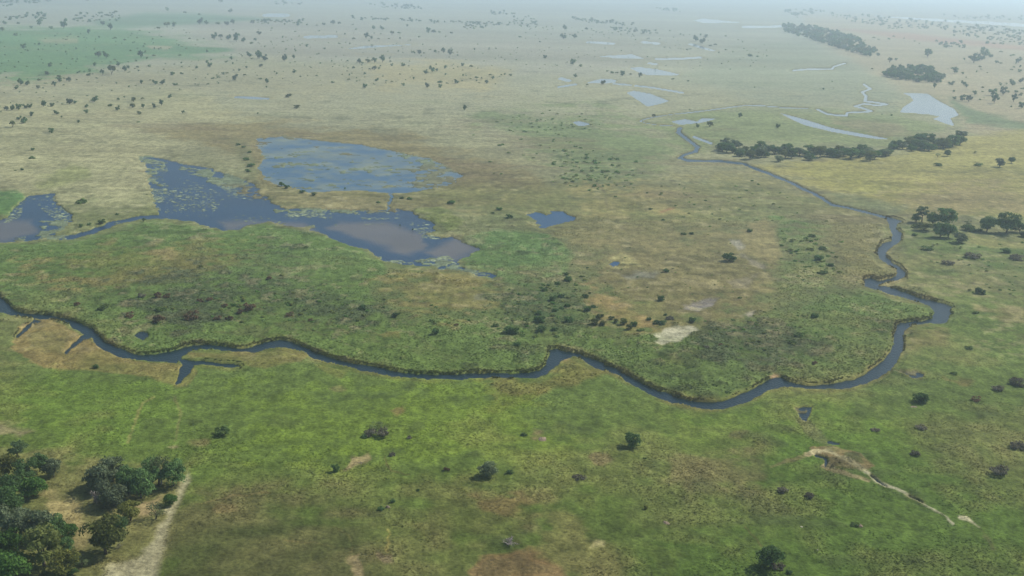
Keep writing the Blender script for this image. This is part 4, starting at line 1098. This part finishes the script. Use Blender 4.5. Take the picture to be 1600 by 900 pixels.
for x, y, w, k, lab in [(1139, 409, 21, 'dark', 'lone wide dark bush on the brown marsh'), (1172, 364, 9, 'dark', 'small dark bush above the wide lone one'), (1081, 368, 8, 'dark', 'right small bush of a pair on the olive marsh'), (1068, 368, 10, 'shrub', 'left small bush of a pair on the olive marsh'),
                        (1041, 427, 10, 'dark', 'dark bush beside the grey sedge pool'), (1016, 329, 6, 'dark', 'tiny bush on the golden grass of mid marsh'), (1036, 346, 6, 'dark', 'tiny bush beside the red soil mark of mid marsh'), (1238, 539, 12, 'shrub', 'dark bush in the right reed bed'),
                        (1272, 499, 13, 'dark', 'dark bush at the top of the right reed bed'), (1248, 528, 16, 'shrub', 'wider bush just above the right reed bed bush'), (1273, 571, 10, 'rust', 'lonely small bush low in the right reed bed'), (1115, 606, 11, 'shrub', 'small bush near the river in the right reed bed'),
                        (1138, 616, 9, 'shrub', 'tiny bush on the bank in the right reed bed'), (1280, 409, 15, 'dark', 'dark low bush on the bright green strip'), (1299, 418, 10, 'dark', 'small dark bush right on the bright green strip'), (1284, 430, 14, 'shrub', 'lower bush on the bright green strip'),
                        (1268, 372, 12, 'shrub', 'bush at the top of the bright green strip'), (1285, 392, 13, 'shrub', 'middle bush of the bright green strip'), (1259, 428, 8, 'shrub', 'small bush at the left of the bright green strip')]:
    place(x, y, w, k, lab, 'shrub', None, 0.8)
for x, y, w, k, lab in [(127, 319, 20, 'shrub', 'wide bush between west pond and lagoon'), (127, 357, 10, 'dark', 'left dark bush of three on the spit between the lagoons'), (140, 354, 9, 'dark', 'middle dark bush of three on the spit between the lagoons'), (159, 351, 15, 'dark', 'right wide dark bush of three on the spit'),
                        (183, 338, 8, 'dark', 'small bush on the tip of the pale spit'), (225, 347, 9, 'dark', 'single dark bush on the reed shore of the channel'), (51, 236, 8, 'dark', 'upper small bush on the pale left plain'), (50, 249, 12, 'shrub', 'flat bush on the pale left plain'), (35, 267, 7, 'dark', 'little tree on the pale left plain'),
                        (24, 268, 5, 'shrub', 'tiny bush beside the little tree on the pale left plain'), (220, 288, 7, 'shrub', 'small bush on the lagoon shore of the pale plain'), (229, 306, 5, 'shrub', 'tiny bush on the lagoon shore of the pale plain'),
                        (539, 296, 5, 'dark', 'tiny dark bush on the ridge between the lagoons'), (625, 353, 4, 'dark', 'tiny dark tuft standing in the brown shallows'), (645, 360, 4, 'dark', 'second tiny tuft in the brown shallows'), (660, 428, 6, 'dark', 'tiny bush on golden grass under the lagoon')]:
    place_small(x, y, w, k, lab, 'shrub', None, 0.9)
RIDGE = [(372, 228, 10), (380, 232, 9), (390, 240, 10), (385, 252, 12), (392, 262, 14), (388, 270, 12), (440, 291, 14), (448, 295, 12), (472, 302, 12), (490, 306, 12), (628, 312, 10), (640, 313, 12), (705, 320, 16), (592, 319, 10), (770, 335, 10), (780, 330, 14), (795, 342, 16)]
rl = ordinal_labels(RIDGE, 'low shrub', lambda t: 'the strip left of the veiled lagoon' if t[0] < 400 else ('the ridge between the two lagoons' if t[0] < 600 else 'the marsh left of the small blue pond'))
for (x, y, w), lab in zip(RIDGE, rl):
    place_small(x, y, w, 'green', lab, 'shrub', 'shrubs on the ridge around the lagoons', 0.75)

# ---- the long tree line beside the upper channel
LINE = [(190, 252), (240, 222), (262, 292), (330, 292), (400, 330), (430, 300), (520, 362), (560, 322), (620, 342), (690, 302), (700, 342), (750, 262), (800, 304), (850, 392), (920, 352), (1000, 300), (990, 352), (1080, 322), (1150, 332), (1190, 372),
        (1230, 332), (1330, 282), (1310, 342), (1400, 332), (1460, 334), (1530, 342), (1580, 330), (210, 270), (300, 250), (360, 240), (470, 280), (580, 270), (650, 260), (880, 300), (940, 280), (1050, 280), (1200, 280), (640, 345), (1270, 310)]
LINE2 = [(20, 412), (100, 402), (150, 382), (210, 432), (240, 352), (290, 412), (350, 402), (430, 452), (480, 432), (540, 402), (600, 402), (640, 392), (700, 322), (740, 312), (800, 322), (870, 284), (900, 342), (950, 322), (1000, 312), (1050, 332),
         (1100, 342), (1150, 322), (1210, 302), (1260, 312), (1310, 302), (1370, 292), (1400, 272), (1450, 272), (330, 350), (380, 360), (430, 380), (70, 360), (920, 260), (980, 260), (1040, 262), (1100, 262), (1160, 262), (1220, 262)]
lk = ['dark', 'darkbush', 'olive', 'grey', 'darkbush', 'green', 'dark', 'grey']
TL = [(1100 + zx / 7.27, 200 + zy / 7.27) for zx, zy in LINE] + [(1300 + zx / 7.27, 190 + zy / 7.27) for zx, zy in LINE2]
def line_row(t):
    x, y = t
    seg = ['left end', 'left part', 'centre', 'right part', 'right end'][min(4, int((x - 1120) / 76))]
    mid = np.interp(x, [1120, 1200, 1300, 1390, 1430, 1500], [237, 243, 244, 246, 232, 226])
    return 'the %s row, %s of the tree line' % ('front' if y > mid else 'back', seg)
tl_lab = ordinal_labels(TL, 'tree', line_row)
for i, (x, y) in enumerate(TL):
    k = lk[(i * 3) % 8]
    place(x, y, 15.5 + 3.5 * ((i * 7) % 5 - 2) / 2, k, tl_lab[i], 'tree', 'trees of the long tree line', random.uniform(0.68, 0.95))
for x, y, w, k, lab in [(1498, 216, 10, 'dark', 'left tree of the pair past the right end of the tree line'), (1505, 215, 10, 'grey', 'right tree of the pair past the right end of the tree line'), (1480, 245, 9, 'dark', 'small tree in the yellow field under the tree line end'),
                        (1465, 247, 7, 'sparse', 'pale small tree in the yellow field left of the dark one'), (1580, 256, 9, 'dark', 'small tree with long shadow in the yellow field near the right edge'), (1562, 262, 13, 'grey', 'broad pale tree in the yellow field near the right edge'),
                        (1528, 260, 12, 'shrub', 'low flat bush in the yellow field'), (1523, 241, 5, 'sparse', 'tiny tree high in the yellow field'), (1465, 260, 13, 'shrub', 'low bush in the middle of the yellow field')]:
    place(x, y, w, k, lab, 'tree' if k != 'shrub' else 'shrub', None, 1.0 if k != 'shrub' else 0.6)

# ---- trees scattered over the far plains: (x, y, crown width) read from quarter-scale views
Z1 = [(150,305,50),(245,285,25),(220,280,15),(615,360,50),(665,365,50),(595,415,35),(740,415,35),(555,475,35),(560,450,25),(640,470,35),(700,470,60),(780,450,45),(800,430,30),(860,430,25),(935,420,28),(880,365,50),(850,385,20),(455,380,20),(315,420,40),(295,470,45),
      (370,490,35),(430,515,40),(370,515,50),(245,515,30),(285,525,25),(130,535,50),(105,560,35),(170,535,40),(240,555,35),(270,555,15),(340,545,40),(480,505,15),(605,492,20),(885,530,35),(970,530,45),(1015,530,45),(1095,535,40),(590,640,60),(540,675,32),(540,710,35),
      (690,668,35),(735,695,40),(740,632,25),(835,640,40),(890,625,28),(830,678,50),(895,680,40),(965,680,40),(1010,665,45),(1060,615,35),(870,718,35),(865,768,30),(490,772,30),(320,835,45),(200,730,35),(150,775,55),(120,750,40),(80,800,45),(355,718,45),(385,738,22),
      (275,672,50),(325,670,45),(435,655,60),(470,650,30),(145,665,25),(40,695,35),(80,692,40),(115,690,45),(165,680,45),(190,678,35),(0,710,25),(1080,470,40),(1135,465,28),(1230,435,28),(1210,443,15),(1310,425,40),(1295,395,28),(1415,390,25),(1445,380,32),(1455,405,20),
      (1515,357,15),(1560,360,45),(1540,430,25),(1495,445,22),(1470,505,50),(1530,480,30),(1395,470,25),(1420,468,25),(1330,495,30),(1360,490,20),(1300,530,25),(1365,525,18),(1180,525,12),(1220,530,12),(1245,530,10),(1300,470,15),(1165,310,18),(1295,330,25),(1340,250,50),(1380,245,40),
      (1430,250,50),(1480,262,60),(1520,265,40),(1185,250,20),(780,260,22),(710,243,20),(815,325,20),(905,278,18),(910,330,20),(960,358,28),(1035,402,12),(1145,712,30),(690,190,50),(645,160,40),(400,180,60),(320,185,30),(555,215,35),(415,255,20),(620,240,18),(525,240,15),
      (100,225,35),(195,180,25),(250,160,50),(115,160,25),(30,155,35),(15,195,35),(1045,175,50),(1090,170,40),(990,190,30),(1250,155,50),(1290,155,40),(1365,155,40),(1420,160,50),(1455,155,40),(1580,150,40),(1570,275,30),(1595,260,30),(1045,70,30),(1155,90,30),(1245,95,30),(1440,80,40),(1380,18,50),(1125,350,25),(250,615,12),(390,655,20)]
Z2 = [(20,370,60),(55,385,50),(180,385,50),(235,370,35),(30,420,35),(240,460,35),(255,405,12),(335,418,15),(380,478,22),(130,468,22),(30,498,28),(70,522,35),(65,550,18),(570,385,15),(610,432,30),(645,400,45),(665,405,25),(700,395,45),(740,395,50),(790,392,60),(840,390,20),
      (680,470,28),(740,440,50),(770,435,22),(710,440,22),(850,415,25),(920,415,35),(900,470,18),(975,440,12),(755,510,38),(740,530,22),(850,520,25),(875,512,10),(920,540,30),(680,555,42),(580,508,30),(630,512,15),(540,470,15),(480,520,30),(408,535,15),(350,530,10),(205,612,52),(255,682,48),
      (1060,465,45),(1100,455,50),(1130,450,30),(1185,430,32),(1260,425,15),(1290,415,30),(1345,430,32),(1150,520,42),(1195,525,25),(1255,525,42),(1150,552,35),(1070,550,45),(1380,490,32),(1340,495,18),(1410,495,18),(1465,480,30),(1480,500,32),(1440,525,38),(1590,478,28),(1555,470,18),
      (1185,472,20),(1295,480,22),(1305,695,45),(985,500,25),(980,330,30),(1020,340,40),(1050,340,20),(1170,335,40),(1215,345,50),(1120,335,30),(890,325,15),(825,325,12),(320,295,25),(340,300,12),(428,310,22),(170,270,25),(130,285,12),(205,290,10),(240,295,10),(725,285,20),(690,245,50),
      (720,245,30),(765,250,22),(610,255,30),(520,275,22),(830,250,18),(900,248,20),(850,220,35),(895,210,30),(1075,210,40),(1110,205,40),(1145,205,25),(1220,218,28),(1020,238,22),(735,185,35),(790,188,40),(625,190,20),(605,160,20),(945,170,25),(20,220,40),(95,265,15),(15,270,15),
      (265,165,40),(425,160,35),(480,155,40),(520,155,30),(100,180,20),(180,160,20),(320,160,20),(380,165,20),(245,200,20),(12,715,20)]
Z3 = [(380,410,50),(345,395,15),(430,420,30),(490,420,12),(205,368,35),(25,378,18),(570,530,42),(395,485,35),(690,478,40),(655,465,30),(625,460,35),(685,460,25),(740,475,25),(800,488,35),(595,450,20),(1100,512,22),(1005,498,28),(470,540,22),(885,735,35),(1110,690,15),(1235,795,60),(1160,800,35),
      (1425,740,40),(1490,355,40),(1535,358,25),(1310,405,15),(1335,320,20),(1380,328,15),(955,298,20),(1095,315,22),(1440,268,15),(175,268,20),(320,245,60),(390,240,50),(50,235,30),(330,190,40),(465,190,30),(650,190,30),(1515,550,15),(1210,240,35),(1180,225,20),(1335,235,20),(1270,290,30),(1150,260,50),(1190,275,50),(1240,290,30)]
Z4 = [(1000,360,70),(990,340,40),(1040,555,40),(1150,535,40),(1130,530,30),(1220,535,40),(1240,550,35),(1215,635,50),(1255,640,50),(1165,625,30),(1160,580,22),(1290,595,35),(1405,600,70),(1470,595,60),(1500,585,25),(1415,650,60),(1525,540,50),(1580,520,40),(1550,580,35),(1575,610,30),(1535,640,50),(1580,680,50),
      (1590,560,30),(1450,520,20),(1165,460,60),(1215,465,25),(1285,395,90),(1350,360,80),(1330,380,60),(1390,360,40),(1430,400,30),(1565,395,50),(1520,445,25),(1570,455,30),(1370,460,15),(1455,335,30),(1530,350,25),(60,805,40),(1325,630,20),(400,515,12),(410,555,12),(345,565,25),(325,555,12),(770,728,20),(712,720,12),(760,395,40),(800,380,25),(650,440,20),
      (660,245,25),(690,250,20),(755,248,25),(785,235,20),(550,240,30),(520,230,30),(605,255,14),(850,245,14),(915,262,14),(945,278,14)]
FAR = []
for x0, y0, Z in ((0, 0, Z1), (400, 0, Z2), (800, 0, Z3), (1200, 0, Z4)):
    for zx, zy, zw in Z: FAR.append((x0 + zx / 4, y0 + zy / 4, zw / 4))
FAR.sort(key=lambda t: -t[2])
def far_row(t):
    x, y = t[0], t[1]
    if x < 1200:
        band = 'the nearest scatter' if y > 136 else ('the second scatter' if y > 96 else ('the third scatter' if y > 62 else 'the farthest scatter'))
        cols = [(60, 'above the west pond'), (130, 'above the bush spit'), (210, 'above the pale spit'), (300, 'above the lagoon tip'), (400, 'above the shrubby ridge'), (470, 'above the left of the veiled lagoon'), (560, 'above the middle of the veiled lagoon'),
                (660, 'above the right of the veiled lagoon'), (810, 'left above the small blue pond'), (930, 'straight above the small blue pond'), (1060, 'around the shield-shaped pond'), (1200, 'right of the shield-shaped pond')]
    else:
        band = 'the far marsh' if x < 1430 else ('the lakeside savanna' if x < 1500 else ('the inner savanna' if x < 1550 else 'the right-edge savanna'))
        band += ' level with the lake' if y > 125 else (' level with the oval wood' if y > 95 else ' beyond the oval wood')
        cols = [(1800, '')]
    return (band + ' ' + next(p for c, p in cols if x < c)).strip()
fk = ['dark', 'dark', 'shrub', 'dark', 'olive', 'dark', 'grey']
NEARER, REST = FAR[:158], FAR[158:]
fl_ = ordinal_labels(NEARER, 'tree', far_row)
for i, (x, y, w) in enumerate(NEARER):
    k = fk[i % 7]
    place_small(x, y, w * 0.95, k if w < 11 or k != 'shrub' else 'dark', fl_[i], 'tree', 'trees scattered over the far plains', random.uniform(0.95, 1.3))

def wood(name, label, pts, kinds, tint=1.15):
    V_, F_, K_ = [], [], []
    off = 0
    for i, (x, y, w) in enumerate(pts):
        k = kinds[i % len(kinds)]
        _, V, Fq, K = small_lib(k, i % 4)
        p = ground_at(x, y); s = w * range_at(x, y) / FPX / 12.0
        a_ = random.uniform(0, 6.28); ca, sa = math.cos(a_), math.sin(a_)
        W = np.stack([V[:, 0] * ca - V[:, 1] * sa, V[:, 0] * sa + V[:, 1] * ca, V[:, 2] * random.uniform(0.75, 1.1)], -1) * s + np.array([p[0], p[1], 0])
        V_.append(W); F_.append(Fq + off); off += len(V)
        K_.append(K * tint * lin(KINDS[k][7]) * random.uniform(0.8, 1.2))
    m = new_mesh(name, np.concatenate(V_), np.concatenate(F_)); set_col(m, np.concatenate(K_))
    o = link(name, m, M_WOOD)
    return tag(o, label, 'woodland', None, 'stuff')

def fill(poly, n, w0, w1):
    P = np.asarray(poly, float); out = []
    while len(out) < n:
        x = random.uniform(P[:, 0].min(), P[:, 0].max()); y = random.uniform(P[:, 1].min(), P[:, 1].max())
        if sdf_poly(P, np.array([x]), np.array([y]))[0] > 0: out.append((x, y, random.uniform(w0, w1)))
    return out
wood('far_wood', 'dense hazy wood slanting above the pale lake at the upper right', fill([(1222, 44), (1258, 44), (1300, 50), (1325, 58), (1350, 72), (1378, 88), (1362, 91), (1310, 78), (1270, 64), (1225, 52)], 300, 7, 12), ['dark', 'dark', 'olive', 'grey'])
wood('far_wood', 'dark oval wood beside the tan savanna above the pale lake', fill([(1376, 118), (1400, 110), (1430, 108), (1455, 112), (1473, 124), (1466, 131), (1430, 129), (1395, 124)], 130, 11, 16), ['dark', 'green', 'dark', 'grey'])
belt = REST + fill([(125, 22), (185, 20), (190, 36), (100, 36)], 45, 3, 7) + fill([(0, 26), (75, 22), (75, 30), (0, 32)], 30, 4, 8) + fill([(-60, 2), (60, 2), (60, 10), (-60, 12)], 70, 4, 8) + fill([(60, -2), (180, -3), (170, 1), (60, 4)], 40, 4, 7)
belt += fill([(540, 27), (565, 28), (700, 34), (800, 37), (800, 41), (700, 38), (560, 32)], 75, 3.5, 7) + fill([(400, 32), (475, 32), (475, 38), (400, 38)], 40, 3.5, 7) + fill([(570, 6), (640, 9), (660, 16), (600, 13)], 40, 3, 7)
belt += fill([(722, 40), (760, 38), (762, 46), (725, 47)], 22, 4, 7) + fill([(765, 18), (800, 20), (800, 26), (768, 23)], 14, 4, 6) + fill([(430, 3), (480, 6), (470, 9), (430, 8)], 12, 3, 6)
belt += fill([(890, 28), (930, 31), (990, 39), (985, 42), (930, 38), (895, 32)], 55, 3, 7) + fill([(955, 44), (1015, 50), (1015, 54), (960, 50)], 30, 3.5, 7) + fill([(800, 22), (830, 26), (845, 42), (800, 46)], 40, 3, 6) + fill([(820, 40), (1050, 48), (1120, 62), (900, 60)], 40, 2.5, 5)
belt += fill([(1022, 14), (1068, 17), (1066, 19), (1024, 17)], 20, 3, 6) + fill([(1218, 18), (1262, 16), (1290, 20), (1245, 28)], 40, 4, 7)
belt += fill([(1285, 23), (1350, 25), (1470, 36), (1450, 46), (1390, 46), (1330, 36)], 120, 3, 6.5) + fill([(1460, 40), (1480, 33), (1640, 52), (1640, 70), (1560, 62), (1480, 56)], 120, 4, 8) + fill([(1455, 64), (1500, 66), (1512, 80), (1480, 78)], 22, 5, 8)
belt += fill([(1440, 24), (1680, 30), (1680, 36), (1500, 30)], 60, 3, 6) + fill([(1530, 60), (1620, 66), (1620, 74), (1540, 70)], 30, 4, 8)
belt += fill([(1440, 85), (1600, 80), (1600, 175), (1520, 150), (1480, 120)], 26, 3, 6)
belt += fill([(-40, 45), (400, 45), (800, 60), (800, 135), (400, 130), (-40, 180)], 460, 1.8, 4.6) + fill([(800, 40), (1200, 60), (1200, 110), (800, 110)], 160, 1.6, 3.6)
wood('distant_trees', 'thin belts of distant hazy trees strung across the top of the view', belt, ['dark', 'dark', 'olive', 'shrub'])
low = fill([(870, 232), (925, 240), (990, 270), (1010, 280), (950, 292), (900, 295), (880, 270)], 170, 2.5, 8) + fill([(780, 190), (900, 182), (930, 200), (880, 215), (800, 205)], 90, 2, 6) + fill([(1000, 300), (1180, 290), (1300, 350), (1120, 350)], 90, 2, 6) + fill([(640, 480), (800, 490), (790, 530), (640, 520)], 60, 3, 8) + fill([(920, 380), (1200, 370), (1210, 480), (930, 490)], 110, 1.5, 4) + fill([(1440, 380), (1600, 380), (1600, 470), (1480, 460)], 70, 2, 6)
low += fill([(1225, 350), (1300, 390), (1310, 440), (1240, 440)], 80, 3, 9) + fill([(330, 430), (640, 480), (560, 515), (250, 490)], 190, 3, 9) + fill([(790, 440), (900, 440), (910, 530), (800, 530)], 150, 3, 9) + fill([(1100, 520), (1240, 490), (1260, 540), (1120, 560)], 130, 3, 8) + fill([(730, 360), (760, 160), (880, 175), (880, 190)], 12, 4, 8)
low = [(x + random.gauss(0, 16), y + random.gauss(0, 7), w * 1.25) for x, y, w in low]
o = wood('low_shrubs', 'low green scrub patches dotted through the sedge of the middle distance', low, ['shrub', 'green', 'olive', 'shrub'], 1.5)
o.scale = (1, 1, 0.7); o.location = (0, 0, 0.55); o['category'] = 'scrub'

# ------------------------------------------------------------------ the hazy air
hb = 130000.0
hv = np.array([(x, y, z) for z in (-2.0, H + 12.0) for y in (-6000.0, hb) for x in (-hb * 1.6, hb * 1.6)])
hf = np.array([(0, 2, 3, 1), (4, 5, 7, 6), (0, 1, 5, 4), (2, 6, 7, 3), (0, 4, 6, 2), (1, 3, 7, 5)])
m_h = bpy.data.materials.new('haze_air')
nt, out = nodes_of(m_h)
pv = nt.nodes.new('ShaderNodeVolumePrincipled')
pv.inputs['Color'].default_value = (0.70, 0.87, 1.0, 1)
pv.inputs['Density'].default_value = 0.00015
pv.inputs['Anisotropy'].default_value = 0.35
nt.links.new(pv.outputs[0], out.inputs['Volume'])
haze = link('haze', new_mesh('haze', hv, hf), m_h)
tag(haze, 'pale blue haze veiling the distant plain', 'haze', None, 'stuff')
